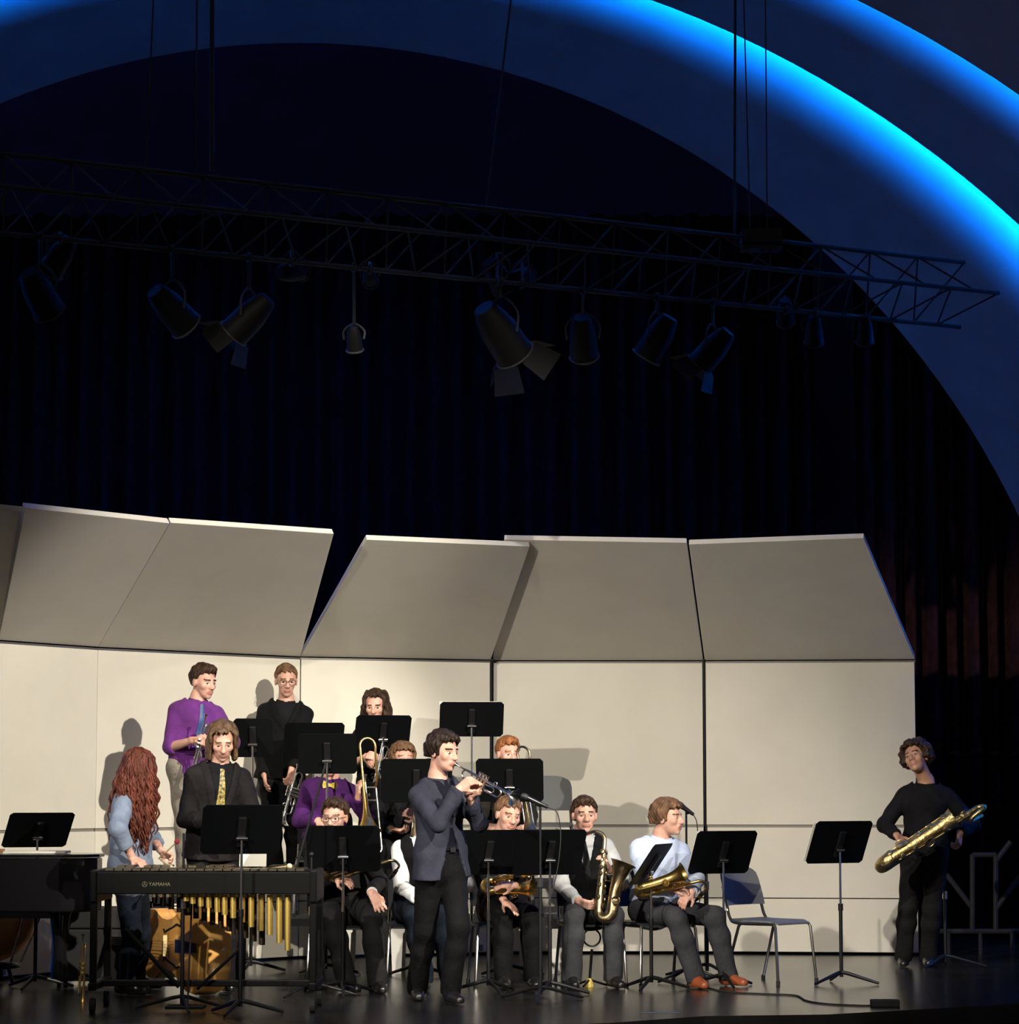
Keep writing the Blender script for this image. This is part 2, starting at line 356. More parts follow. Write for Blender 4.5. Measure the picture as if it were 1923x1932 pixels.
# ================================================================== PEOPLE (signed-distance bodies meshed with surface nets)
def surface_nets(D, org, h):
    S = D < 0
    c = [S[i:S.shape[0] - 1 + i, j:S.shape[1] - 1 + j, k:S.shape[2] - 1 + k] for i in (0, 1) for j in (0, 1) for k in (0, 1)]
    cnt = sum(q.astype(np.int8) for q in c); act = (cnt > 0) & (cnt < 8)
    ii = np.argwhere(act)
    if len(ii) == 0: return np.zeros((0, 3)), np.zeros((0, 4), int)
    offs = np.array([(i, j, k) for i in (0, 1) for j in (0, 1) for k in (0, 1)])
    val = np.stack([D[ii[:, 0] + o[0], ii[:, 1] + o[1], ii[:, 2] + o[2]] for o in offs], 1)
    acc = np.zeros((len(ii), 3)); num = np.zeros(len(ii))
    for a in range(8):
        for b_ in range(a + 1, 8):
            if np.abs(offs[a] - offs[b_]).sum() != 1: continue
            va, vb = val[:, a], val[:, b_]; x = (va < 0) != (vb < 0)
            t = np.where(x, va / np.where(x, va - vb, 1), 0)
            acc += np.where(x[:, None], offs[a] + t[:, None] * (offs[b_] - offs[a]), 0); num += x
    V = org + (ii + acc / num[:, None]) * h
    idx = np.full(act.shape, -1, np.int64); idx[tuple(ii.T)] = np.arange(len(ii))
    quads = []
    for ax in range(3):
        o1, o2 = [(1, 2), (2, 0), (0, 1)][ax]
        s0 = [slice(1, -1)] * 3; s1 = [slice(1, -1)] * 3; s0[ax] = slice(0, -1); s1[ax] = slice(1, None)
        a, b_ = S[tuple(s0)], S[tuple(s1)]
        e = np.argwhere(a != b_)
        if len(e) == 0: continue
        fl = a[tuple(e.T)]
        base = e.copy(); base[:, o1] += 1; base[:, o2] += 1
        def g(d1, d2):
            q = base.copy(); q[:, o1] -= d1; q[:, o2] -= d2; return idx[tuple(q.T)]
        q = np.stack([g(1, 1), g(0, 1), g(0, 0), g(1, 0)], 1)
        q[~fl] = q[~fl][:, ::-1]; quads.append(q)
    Q = np.concatenate(quads); return V, Q[(Q >= 0).all(1)]
def smin(a, b_, k):
    if k <= 0: return np.minimum(a, b_)
    h = np.clip(.5 + .5 * (b_ - a) / k, 0, 1); return b_ * (1 - h) + a * h - k * h * (1 - h)
class Cone:          # limb segment, radius ra at a -> rb at b; flat ends on demand
    def __init__(s, a, b_, ra, rb, cap=(0, 0)): s.a = np.asarray(a, float); s.b = np.asarray(b_, float); s.ra = ra; s.rb = rb; s.cap = cap
    def box(s): r = max(s.ra, s.rb); return np.minimum(s.a, s.b) - r, np.maximum(s.a, s.b) + r
    def d(s, p):
        ab = s.b - s.a; L2 = ab @ ab; t0 = ((p - s.a) @ ab) / L2; t = np.clip(t0, 0, 1)
        d = np.linalg.norm(p - s.a - t[..., None] * ab, axis=-1) - (s.ra + (s.rb - s.ra) * t); L = math.sqrt(L2)
        if s.cap[0]: d = np.maximum(d, -t0 * L)
        if s.cap[1]: d = np.maximum(d, (t0 - 1) * L)
        return d
class Ell:           # elliptic limb/torso slab along a->b with lateral axis u and depth axis w
    def __init__(s, a, b_, u, w_, r0, r1, cap=(0, 0)):
        s.a = np.asarray(a, float); s.b = np.asarray(b_, float); s.u = u; s.w = w_; s.r0 = r0; s.r1 = r1; s.cap = cap
    def box(s): r = max(*s.r0, *s.r1); return np.minimum(s.a, s.b) - r, np.maximum(s.a, s.b) + r
    def d(s, p):
        ab = s.b - s.a; L = np.linalg.norm(ab); n_ = ab / L; q = p - s.a; t0 = (q @ n_) / L; t = np.clip(t0, 0, 1)
        rx = s.r0[0] + (s.r1[0] - s.r0[0]) * t; ry = s.r0[1] + (s.r1[1] - s.r0[1]) * t; m_ = np.minimum(rx, ry)
        ex = (t0 - t) * L
        k = np.sqrt(((q @ s.u) / rx) ** 2 + ((q @ s.w) / ry) ** 2 + (ex / m_) ** 2)
        d = (k - 1) * m_
        if s.cap[0]: d = np.maximum(d, -t0 * L)
        if s.cap[1]: d = np.maximum(d, (t0 - 1) * L)
        return d
class Ball:          # oriented ellipsoid
    def __init__(s, c, r, R=np.eye(3)): s.c = np.asarray(c, float); s.r = np.asarray(r, float) * np.ones(3); s.R = R
    def box(s): m_ = s.r.max(); return s.c - m_, s.c + m_
    def d(s, p):
        q = (p - s.c) @ s.R; k0 = np.linalg.norm(q / s.r, axis=-1); k1 = np.linalg.norm(q / s.r ** 2, axis=-1) + 1e-9
        return k0 * (k0 - 1) / k1
def field(prims, p, k, off=0.0):
    d = np.full(p.shape[:-1], 9.0)
    for q in prims: d = smin(d, q.d(p) - off, k)
    return d
def mesh_sdf(prims, h, k=.03, off=0.0, post=None, clip=None, wr=0.0, wf=24.0, seed=0):
    lo = np.min([q.box()[0] for q in prims], 0) - off - 3 * h - .01; hi = np.max([q.box()[1] for q in prims], 0) + off + 3 * h + .01
    if clip is not None: lo = np.maximum(lo, clip[0]); hi = np.minimum(hi, clip[1])
    n_ = np.ceil((hi - lo) / h).astype(int) + 1
    ax = [lo[i] + np.arange(n_[i]) * h for i in range(3)]; D = np.full(tuple(n_), 9.0)
    for q in prims:
        b0, b1 = q.box(); mg = off + k + 3 * h
        s_ = tuple(slice(max(0, int((b0[i] - mg - lo[i]) / h)), max(0, min(n_[i], int((b1[i] + mg - lo[i]) / h) + 2))) for i in range(3))
        g = np.stack(np.meshgrid(*[ax[i][s_[i]] for i in range(3)], indexing='ij'), -1)
        if g.size == 0: continue
        D[s_] = smin(D[s_], q.d(g) - off, k)
    if post or wr:
        g = np.stack(np.meshgrid(*ax, indexing='ij'), -1)
        if wr:
            x, y, z = g[..., 0] * wf + seed, g[..., 1] * wf + seed * 1.7, g[..., 2] * wf * .8
            D = D + wr * (np.sin(x + 1.3 * np.sin(z * .9 + y)) * np.sin(z * 1.1 + 1.7 * np.sin(x * .7)) + .5 * np.sin(2.3 * z + y * 1.9 + 2 * np.sin(x)))
        if post: D = post(D, g)
    D[0] = D[-1] = 9; D[:, 0] = D[:, -1] = 9; D[:, :, 0] = D[:, :, -1] = 9
    return surface_nets(D, lo, h)
def np_object(name, parts, mats, parent):
    """parts: list of (V, Q, material index or array); joined in one mesh"""
    V = np.concatenate([q[0] for q in parts]); off = 0; loops = []; mi = []
    tot = []
    for v, q, m_ in parts:
        q = np.asarray(q, np.int64).reshape(-1, 4)
        tot.append(q + off); off += len(v); mi.append(np.full(len(q), m_, np.int32) if np.isscalar(m_) else np.asarray(m_, np.int32))
    Q = np.concatenate(tot); mi = np.concatenate(mi)
    if parent is not None and 'wloc' in parent: V = V - np.array(parent['wloc'])
    me = bpy.data.meshes.new(name); me.vertices.add(len(V)); me.vertices.foreach_set('co', V.astype(np.float32).ravel())
    me.loops.add(len(Q) * 4); me.loops.foreach_set('vertex_index', Q.astype(np.int32).ravel())
    me.polygons.add(len(Q)); me.polygons.foreach_set('loop_start', np.arange(0, len(Q) * 4, 4, dtype=np.int32))
    for q in mats: me.materials.append(q)
    me.polygons.foreach_set('material_index', mi); me.polygons.foreach_set('use_smooth', np.ones(len(Q), bool))
    me.update(calc_edges=True); me.validate()
    o = bpy.data.objects.new(name, me); C.objects.link(o); o.parent = parent
    return o
def ball_np(c, r, n=8):
    mb = MB().ball(c, r, n); return np.array(mb.v), np.array(mb.f)
def ik(a, c, l1, l2, pole):
    a, c = np.asarray(a, float), np.asarray(c, float); v = c - a; L = np.linalg.norm(v); d = v / L
    if L > (l1 + l2) * .995: k = L / (l1 + l2) * 1.005; l1 *= k; l2 *= k
    x = (l1 * l1 - l2 * l2 + L * L) / (2 * L); h = math.sqrt(max(l1 * l1 - x * x, 1e-6))
    p = np.asarray(pole, float) - a; p = p - (p @ d) * d
    return a + d * x + nrm(p) * h

def hand_prims(w_, d, n_, side, curl=.5, spread=1.0, thumb=.5, sc=1.0):
    """w_ wrist, d finger direction, n_ direction the palm faces, side +1: thumb towards d x n_"""
    d = nrm(d); n_ = nrm(n_ - (n_ @ d) * d); t = np.cross(d, n_) * side; pr = []
    q = lambda a, b_, c_: w_ + sc * (d * a + t * b_ + n_ * c_)
    for y in (-.026, -.009, .009, .026): pr.append(Cone(q(-.01, y * .7, 0), q(.083, y * 1.02, 0), .015 * sc, .0125 * sc))
    pr.append(Cone(q(.02, .018, .010), q(.055, .030, .010), .016 * sc, .013 * sc))
    for i, (y, L) in enumerate(((.029, .070), (.010, .078), (-.010, .073), (-.028, .057))):
        p = q(.085, y, 0); a = curl * .55 * (1 + .10 * i); dd = d; yaw = (y / .029) * .12 * spread
        for j, fr in enumerate((.45, .31, .24)):
            ang = a * (1 + j) ; v = nrm(d * math.cos(ang) + n_ * math.sin(ang) + t * yaw * (1 - curl * .6))
            e = p + v * L * fr * sc; pr.append(Cone(p, e, (.0092 - .0008 * j) * sc, (.0085 - .0008 * j) * sc)); p = e
    p = q(.028, .030, .008); e = p + sc * .042 * nrm(d * .72 + t * (.85 - .5 * thumb) + n_ * (.25 + .6 * thumb))
    pr.append(Cone(p, e, .0115 * sc, .0098 * sc)); pr.append(Cone(e, e + sc * .032 * nrm(d * .9 + t * (.25 - .3 * thumb) + n_ * (.3 + .5 * thumb)), .0098 * sc, .0082 * sc))
    return pr

def hair_mat(name, c, var=.45):
    return mat('hair_' + name, c, .42, noise=(30, tuple(q * (1 - var) for q in c), tuple(min(1, q * (1 + var)) for q in c), (1, 1, .22)), bump=(70, .6, .02), spec=.15)

def person(label, D, z0, neck, pelvis, head, hdir, face, wr_r, wr_l, el_r, el_l, an_r, an_l, kn_r=None, kn_l=None, hup=(0, 0, 1), ht=1.78, bulk=1.0,
           top=None, under=None, trousers=None, sleeve=1.0, hand_r=None, hand_l=None, hair=None, skin=M_SKIN, tie=None, bow=None, glasses=False,
           vest=None, shoes=None, toe_r=None, toe_l=None, vopen=.45, open_front=False, cuff=None, hem=.05, collar=None, shw=.160, lean_sh=0.0, belt=None, seated=False, loose=0.0, tunic=0.0):
    def W(q):
        if len(q) == 2: return np.asarray(GZ(q[0], q[1], z0 + .085))
        if q[1] is None: return np.array([P(q[0], 1830, q[2])[0], q[2], z0 + .085])
        return P(q[0], q[1], D + q[2])
    k = ht / 1.78; N = W(neck); Pc = W(pelvis); Hc = W((head[0], head[1] + 3, head[2])); F = nrm((face[0], face[1], 0))
    up = nrm(N - Pc); F = nrm(F - (F @ up) * up); lat = np.cross(up, F)          # lat = the person's left
    Lt = np.linalg.norm(N - Pc)
    base = np.array([Pc[0], Pc[1], z0]); 
    root = thing('person', label, 'person', base)
    S = {s: N - .088 * k * up + (1 if s == 'l' else -1) * (shw * k) * lat + up * (lean_sh if s == 'l' else -lean_sh) for s in 'rl'}
    Wr = {'r': W(wr_r), 'l': W(wr_l)}; Po = {'r': W(el_r), 'l': W(el_l)}
    E = {s: ik(S[s], Wr[s], .285 * k, .255 * k, Po[s]) for s in 'rl'}
    Hp = {s: Pc + (1 if s == 'l' else -1) * .088 * k * lat - .03 * up for s in 'rl'}
    An = {'r': W(an_r), 'l': W(an_l)}
    Kp = {'r': W(kn_r) if kn_r else Hp['r'] + F, 'l': W(kn_l) if kn_l else Hp['l'] + F}
    K = {s: ik(Hp[s], An[s], .43 * k, .42 * k, Kp[s]) for s in 'rl'}
    toe = {s: nrm(np.array([*(q if q else F[:2]), 0])) for s, q in (('r', toe_r), ('l', toe_l))}
    # ---- primitives
    at = lambda t: Pc + up * Lt * t
    B_ = bulk
    def torso(o):
        r = lambda a, b_: (a * k * B_ + o, b_ * k * B_ + o)
        return [Ell(at(-.12), at(.10), lat, F, r(.160, .112), r(.155, .110)), Ell(at(.10), at(.36), lat, F, r(.152, .108), r(.138, .103)),
                Ell(at(.36), at(.70), lat, F, r(.138, .103), r(.158, .116)), Ell(at(.70), at(.88), lat, F, r(.158, .112), r(.130, .088)),
                Ell(at(.88), at(.97), lat, F, r(.115, .080), r(.060, .060)), Cone(S['r'] + lat * .03, N - up * .030 - lat * .03, .050 * k + o, .045 * k + o), Cone(S['l'] - lat * .03, N - up * .030 + lat * .03, .050 * k + o, .045 * k + o)]
    def arm(s, o, frac=1.0):
        e, w_ = E[s], Wr[s]; out = [Cone(S[s], e, .052 * k + o, .040 * k + o * 1.05)]
        if frac > 1e-3 and frac <= 1.0:
            end = e + (w_ - e) * frac; out.append(Cone(e, end, .040 * k + o * 1.05, (.040 - .011 * frac) * k + o * 1.15, (0, 1)))
        return out
    def leg(s, o, hemr=.0):
        a, kk = An[s], K[s]; d = nrm(kk - a); end = a - d * .035
        return [Cone(Hp[s], kk, .088 * k * B_ + o, .060 * k + o), Cone(kk, kk + (a - kk) * .35, .060 * k + o, .058 * k + o * 1.2), Cone(kk + (a - kk) * .35, end, .058 * k + o * 1.2, .046 * k + o * 1.2 + hemr, (0, 1))]
    # ---- head frame
    f = nrm(hdir); u = np.asarray(hup, float); u = nrm(u - (u @ f) * f); r_ = np.cross(u, f)     # r_ = the person's left
    HR = np.array([r_, f, u]).T; hs = 1.07 * k ** .4
    hp = lambda x, y, z: Hc + HR @ (np.array([x, y, z]) * hs)
    def hb(c, r): return Ball(hp(*c), np.array(r) * hs, HR)
    headp = [hb((0, -.014, .030), (.075, .094, .086)), hb((0, .028, -.022), (.060, .064, .086)), hb((0, .044, -.074), (.043, .044, .037)),
             hb((0, .074, -.094), (.020, .017, .016)), Cone(hp(0, .092, .008), hp(0, .112, -.026), .0075 * hs, .0125 * hs), hb((.011, .098, -.030), (.009, .011, .008)), hb((-.011, .098, -.030), (.009, .011, .008)),
             Cone(hp(-.036, .076, .024), hp(.036, .076, .024), .012 * hs, .012 * hs), hb((.042, .060, -.020), (.02, .021, .022)), hb((-.042, .060, -.020), (.02, .021, .022)),
             hb((0, .090, -.054), (.023, .011, .0065)), hb((0, .088, -.066), (.019, .012, .0075))]
    ears = [hb((s_ * .076, -.006, -.008), (.010, .019, .032)) for s_ in (-1, 1)]
    neckp = [Cone(hp(0, -.022, -.05), N + up * .02, .054 * k, .058 * k), Cone(N + up * .03, N - up * .06, .060 * k, .085 * k)]
    def face_post(Dm, g):
        q = (g - Hc) @ HR / hs
        for s_ in (-1, 1):
            e = np.linalg.norm((q - np.array([s_ * .031, .096, .003])) / np.array([1.35, 1, .52]), axis=-1) - .0135
            Dm = -smin(-Dm, e * hs, .008)
        mouth = np.maximum(np.abs(q[..., 2] + .060) - .0012, np.abs(q[..., 0]) - .021); mouth = np.maximum(mouth, .088 - q[..., 1])
        Dm = np.maximum(Dm, -mouth * hs - .0005)
        return Dm
    V, Q = mesh_sdf(headp + ears + neckp, .0055, .018, post=face_post)
    cen = (V[Q].mean(1) - Hc) @ HR / hs
    mi = np.zeros(len(Q), int)
    mi[(np.abs(cen[:, 0]) < .024) & (cen[:, 2] < -.049) & (cen[:, 2] > -.074) & (cen[:, 1] > .082)] = 1
    brow = (np.abs(np.abs(cen[:, 0]) - .032) < .020) & (np.abs(cen[:, 2] - .026 + .12 * np.maximum(0, np.abs(cen[:, 0]) - .036)) < .0042) & (cen[:, 1] > .06); mi[brow] = 4
    parts = [(V, Q, mi)]
    for s_ in (-1, 1):
        v, q = ball_np(hp(s_ * .031, .0745, .002), .0118 * hs, 8)
        qc = (v[q].mean(1) - hp(s_ * .031, .0745, .002)); iris = (qc @ nrm(f - .15 * u)) > .0085 * hs
        parts.append((v, q, np.where(iris, 3, 2)))
    # ---- body: arms with hands, torso and legs below the clothes
    HO = {'r': hand_r or {}, 'l': hand_l or {}}
    for s in 'rl':
        h_ = dict(HO[s]); fd = nrm(Wr[s] - E[s]); d = nrm(h_.pop('d', fd)); n_ = np.asarray(h_.pop('n', (0, 0, -1)), float)
        pr = hand_prims(Wr[s], d, n_, 1 if s == 'l' else -1, sc=k * h_.pop('sc', .98), **h_)
        fa = [Cone(E[s], Wr[s], .041 * k, .0265 * k)] if sleeve < .9 else [Cone(Wr[s] - fd * .09, Wr[s], .031 * k, .0262 * k)]
        V, Q = mesh_sdf(pr + fa, .0052, .009); parts.append((V, Q, 0))
    V, Q = mesh_sdf(torso(-.014) + arm('r', -.008, .8) + arm('l', -.008, .8) + leg('r', -.012) + leg('l', -.012), .02, .03); parts.append((V, Q, 0))
    np_object('body', parts, [skin, M_LIP, M_EYE, M_IRIS, hair['mat']], root)
    # ---- clothes
    sd = random.uniform(0, 20)
    tl = lambda g: ((g - Pc) @ lat, (g - Pc) @ F, ((g - Pc) @ up) / Lt)
    shirt_mat = under or top
    has_j = under is not None
    so = .010 if has_j else .016 + loose
    def shirt_post(Dm, g):
        x, y, z = tl(g)
        return np.maximum(Dm, np.minimum((z - 1.005) * Lt, .10 * k - np.abs(x)))
    sl = 1.0 if has_j else sleeve
    sh_prims = torso(so)[0 if not has_j else 1:] + ([] if has_j else arm('r', min(so, .020), sl) + arm('l', min(so, .020), sl))
    if not has_j and tunic: sh_prims.append(Ell(at(-.12 - tunic), at(.2), lat, F, (.185 * k + loose, .150 * k + loose), (.155 * k + loose, .12 * k + loose), (1, 0)))
    V, Q = mesh_sdf(sh_prims, .0105, .03, post=shirt_post, wr=0 if has_j else .0035, seed=sd)
    np_object('shirt', [(V, Q, 0)], [shirt_mat], root)
    if has_j:                                                                       # jacket (or vest) over the shirt
        jo = .021
        jp = torso(jo)
        if not vest: jp += arm('r', .014, .97) + arm('l', .014, .97)
        if not seated: jp.append(Ell(at(-.12) - up * hem, at(.2), lat, F, (.205 * k * B_, .158 * k * B_), (.150 * k * B_ + jo, .112 * k * B_ + jo), (1, 0)))
        def jpost(Dm, g):
            x, y, z = tl(g); ax_ = np.abs(x)
            w_ = np.clip((z - vopen) / (1 - vopen), 0, 1) * .085 * k
            if open_front: w_ = np.maximum(w_, np.clip((vopen - z) * .16, 0, .10) + .006)
            fr = (y > .0)
            lap = fr & (z > vopen) & (ax_ > w_) & (ax_ < w_ + .05 * k * np.clip((z - vopen) / .18, 0, 1))
            Dm = Dm - (0 if vest else .007) * lap
            cut = np.where(fr & ((z > vopen) | open_front), w_ - ax_, -1.0)
            Dm = np.maximum(Dm, np.where(w_ > 1e-4, cut, -1.0))
            return np.maximum(Dm, np.minimum((z - 1.005) * Lt, .10 * k - ax_))
        V, Q = mesh_sdf(jp, .0105, .028, post=jpost, wr=.0032, seed=sd)
        j = np_object('vest' if vest else 'jacket', [(V, Q, 0)], [top if not vest else vest], root)
        if vest:
            V, Q = mesh_sdf(arm('r', .014, sleeve) + arm('l', .014, sleeve), .0105, .028, wr=.004, seed=sd); np_object('shirt_sleeves', [(V, Q, 0)], [under], root)
        elif cuff:
            for s in 'rl':
                fd = nrm(Wr[s] - E[s]); mb = MB().tube([Wr[s] - fd * .03, Wr[s] - fd * .002], .038 * k, 12); mb.build('cuff', cuff, root)
        if not open_front and not vest:
            mb = MB()
            for t in (.40, .20): 
                q = at(t); 
                mb.disc(q + F * (.128 * k * B_ + jo - .006) + lat * .012, F, .009, .006, 10)
            mb.build('button', M_EBON, j)
    # collar
    cm = collar or shirt_mat
    if cm:
        mb = MB(); vs = []; nn = 22; nd = nrm(hp(0, -.022, -.05) - N)
        for i in range(nn + 1):
            a = math.radians(-168 + 336 * i / nn); fr = abs(i / nn - .5) * 2
            dr = -F * math.cos(a) + lat * math.sin(a); r0 = .072 * k; drop = .030 * max(0, fr - .72) / .28
            c0 = N - up * .030 + dr * (r0 + .012) - up * drop * 1.1 + F * .012 * fr; c1 = N + nd * .030 + dr * (r0 - .004) - up * .022 * fr + F * .006 * fr
            vs += [c0, c1, c1 + dr * .005, c0 + dr * .010]
        fs = [(4 * i + j_, 4 * i + 4 + j_, 4 * i + 4 + (j_ + 1) % 4, 4 * i + (j_ + 1) % 4) for i in range(nn) for j_ in range(4)]
        fs += [(0, 1, 2, 3), (4 * nn + 3, 4 * nn + 2, 4 * nn + 1, 4 * nn)]
        mb.add(vs, fs, True); mb.build('collar', cm, root)
    # trousers
    hp_ = [Ell(at(-.13), at(.13), lat, F, (.168 * k * B_, .122 * k * B_), (.150 * k * B_ + .004, .112 * k * B_ + .004), (0, 1))]
    V, Q = mesh_sdf(hp_ + leg('r', .010, .010) + leg('l', .010, .010), .0115, .035, wr=.004, seed=sd + 3, wf=20)
    tr = np_object('trousers', [(V, Q, 0)], [trousers], root)
    if belt:
        mb = MB(); pts = [at(.13) + lat * math.sin(a) * (.158 * k * B_) + F * math.cos(a) * .121 * k * B_ for a in np.linspace(0, 2 * math.pi, 25)]
        mb.tube(pts, .017, 6, False, flat=.35, ref=up); mb.build('belt', M_EBON, root)
        mb = MB().box(at(.13) + F * (.130 * k * B_), (.04, .012, .03), np.array([lat, F, up]).T); mb.build('belt_buckle', M_SILVER, root)
    # shoes
    for s in 'rl':
        a = An[s]; T = toe[s]; g0 = np.array([a[0], a[1], z0])
        pr = [Cone(g0 - T * .045 + [0, 0, .042], g0 + T * .05 + [0, 0, .045], .036, .040), Cone(g0 + T * .05 + [0, 0, .040], g0 + T * .15 + [0, 0, .030], .042, .033), Cone(g0 + [0, 0, .04], a + [0, 0, .015], .042, .045, (0, 1))]
        V, Q = mesh_sdf(pr, .009, .02, post=lambda Dm, g: np.maximum(Dm, z0 + .010 - g[..., 2]))
        so_ = np_object('shoe', [(V, Q, 0)], [shoes or M_SHOE], root)
        sd_ = np.cross((0, 0, 1), T); ol = [(-.082, .020), (-.075, .034), (0, .036), (.09, .043), (.15, .036), (.182, .012), (.182, -.012), (.15, -.036), (.09, -.043), (0, -.036), (-.075, -.034), (-.082, -.020)]
        mb = MB().prism(ol, .012, g0 + [0, 0, .006], T, sd_); mb.build('sole', M_RUBBER, so_)
        mb = MB().tube([a + [0, 0, -.03], a + [0, 0, .06]], .036, 10); mb.build('sock', M_SOCK, root)
    # tie
    shp = torso(so)
    def front(t, x=0.0, o=.004):
        p = at(t) + lat * x; lo_, hi_ = 0.0, .25
        for _ in range(22):
            mid = (lo_ + hi_) / 2
            if field(shp, (p + F * mid)[None], .03)[0] < 0: lo_ = mid
            else: hi_ = mid
        return p + F * (hi_ + o)
    if tie:
        ts = np.linspace(.955, .22 if not seated else .3, 12); vs = []; fs = []
        for i, t in enumerate(ts):
            wd = .016 if i == 0 else .014 + .026 * (i / 11); c = front(t, 0, .005 + .004 * (i == 0))
            if i == 11: wd = .004
            vs += [c - lat * wd, c + F * .006, c + lat * wd, c - F * .004]
        for i in range(11):
            for j_ in range(4): fs.append((4 * i + j_, 4 * i + 4 + j_, 4 * i + 4 + (j_ + 1) % 4, 4 * i + (j_ + 1) % 4))
        fs += [(3, 2, 1, 0), (44, 45, 46, 47)]
        mb = MB(); mb.add(vs, fs, True); to = mb.build('necktie', tie, root)
        mb = MB().box(front(.96, 0, .008), (.034, .022, .034), np.array([lat, F, up]).T, taper=.7); mb.build('tie_knot', tie, to, bevel=.005)
    if bow:
        c = front(.93, 0, .016); mb = MB()
        for s_ in (-1, 1):
            mb.prism([(0, -.010), (s_ * .05, -.032), (s_ * .058, 0), (s_ * .05, .032), (0, .010)][::s_], .014, c, lat, up)
        mb.box(c, (.02, .024, .024), np.array([lat, F, up]).T); mb.build('bow_tie', bow, root, bevel=.004)
    if glasses:
        mb = MB()
        for s_ in (-1, 1):
            c = hp(s_ * .033, .104, .002); pts = [c + HR @ (hs * np.array([.026 * math.copysign(abs(math.cos(a)) ** .6, math.cos(a)), 0, .018 * math.copysign(abs(math.sin(a)) ** .6, math.sin(a))])) for a in np.linspace(0, 2 * math.pi, 19)]
            mb.tube(pts, .0022, 5, False); mb.tube([hp(s_ * .059, .103, .006), hp(s_ * .082, .02, .006), hp(s_ * .080, -.015, -.002)], .002, 5)
        mb.tube([hp(-.008, .106, .006), hp(0, .108, .008), hp(.008, .106, .006)], .002, 5)
        g_ = mb.build('glasses', M_EBON, root)
    # ---- hair
    st = hair['style']; hm = hair['mat']; fr = hair.get('fringe', .058) + .018; amp = hair.get('amp', .004); vol = hair.get('vol', .012)
    cap = [hb((0, -.016, .034), (.077 + vol, .096 + vol, .087 + vol))]
    if hair.get('quiff'): cap.append(hb((0.0, .045, .098), (.058, .05, .034)))
    if st == 'mop': cap += [hb((0, .0, .075), (.088, .098, .062)), hb((.055, -.02, .03), (.05, .07, .06)), hb((-.055, -.02, .03), (.05, .07, .06)), hb((0, -.075, .0), (.075, .05, .075))]
    if st == 'curlymop':
        for i in range(90):
            zz = 1 - (i + .5) / 90 * 1.75; rr = math.sqrt(max(0, 1 - zz * zz)); a = i * 2.39996
            x, y, z = .100 * rr * math.cos(a), .108 * rr * math.sin(a) - .022, .028 + .105 * zz
            if y > .038 and z < .062: continue
            cap.append(hb((x, y, z), (.026 + .006 * math.sin(i * 1.7),) * 3))
    if st == 'chin':      # straight hair falling to the jaw, swept over the forehead
        for s_ in (-1, 1):
            for y in (-.075, -.04, 0.0, .035): cap.append(Cone(hp(s_ * (.068 - .3 * max(0, -y - .03)), y, .06), hp(s_ * (.080 - .2 * max(0, -y - .03)), y + .008, -.10 - .02 * (y < .02)), .028 * hs, .017 * hs))
        rl = random.Random(3)
        for i in range(16):
            a = math.radians(rl.uniform(35, 150) * (1 if i % 2 else -1)); x, y = .086 * math.sin(a), .095 * math.cos(a) * .95 - .015
            cap.append(Cone(hp(x * .8, y * .85, .085), hp(x * 1.06, y + .004, -.02), .012, .012)); cap.append(Cone(hp(x * 1.06, y + .004, -.02), hp(x * rl.uniform(.95, 1.2), y + rl.uniform(-.01, .02), -.10 - rl.uniform(0, .05)), .012, .005))
        cap.append(Cone(hp(-.035, .072, .098), hp(-.055, .095, .035), .014, .009)); cap.append(Cone(hp(-.055, .095, .035), hp(-.070, .080, -.03), .009, .005))
        cap.append(Cone(hp(0, -.095, .03), hp(0, -.095, -.12), .04, .03)); cap.append(Cone(hp(-.02, .07, .09), hp(-.062, .075, .02), .022 * hs, .014 * hs)); cap.append(Cone(hp(.0, .07, .09), hp(.062, .068, .03), .022 * hs, .012 * hs))
    if st == 'long':
        for s_ in (-1, 1):
            for y in (-.08, -.045, -.005): cap.append(Cone(hp(s_ * .060, y, .07), hp(s_ * .085, y, -.06), .034 * hs, .034 * hs)); cap.append(Cone(hp(s_ * .085, y, -.06), hp(s_ * .092, y + .015, -.22), .034 * hs, .024 * hs))
        cap.append(Cone(hp(0, -.09, .03), hp(0, -.11, -.22), .07, .07)); cap.append(Cone(hp(-.01, .068, .10), hp(-.062, .055, .02), .018 * hs, .014 * hs)); cap.append(Cone(hp(.01, .068, .10), hp(.062, .055, .02), .018 * hs, .014 * hs))
    yc = hair.get('ycut', .018); zn = hair.get('nape', -.055); keep = st in ('chin', 'long', 'longcurly')
    def hpost(Dm, g):
        q = (g - Hc) @ HR / hs; x, y, z = q[..., 0], q[..., 1], q[..., 2]; an = np.arctan2(x, y + .02)
        Dm = Dm + amp * (np.sin(an * 23 + 5 * np.sin(z * 30)) * .6 + .7 * np.sin(x * 130 + 40 * z + sd) * np.sin(y * 110 + sd) + .5 * np.sin(z * 90 + x * 60))
        lim = fr - .45 * np.maximum(0, np.abs(x) - .035) + .007 * np.sin(x * 160 + sd) + .005 * np.sin(x * 330 + 2 * sd)
        reg = np.minimum(y - yc - .35 * np.maximum(0, z - .02), lim - z)                # face opening
        if keep: reg = np.minimum(reg, .056 - np.abs(x) + .25 * np.clip(y, 0, .1)) if st != 'longcurly' else np.minimum(reg, .07 - np.abs(x))
        Dm = np.maximum(Dm, reg * hs)
        if not keep:
            Dm = np.maximum(Dm, np.minimum(zn + .012 - z + .3 * np.maximum(0, y + .05), .2) * hs)        # nape
            Dm = np.maximum(Dm, np.minimum(np.minimum(y + .030, .018 - z), .04 - np.abs(np.abs(x) - .085)) * hs if st == 'short' else Dm * 0 - 1)   # clear of the ears
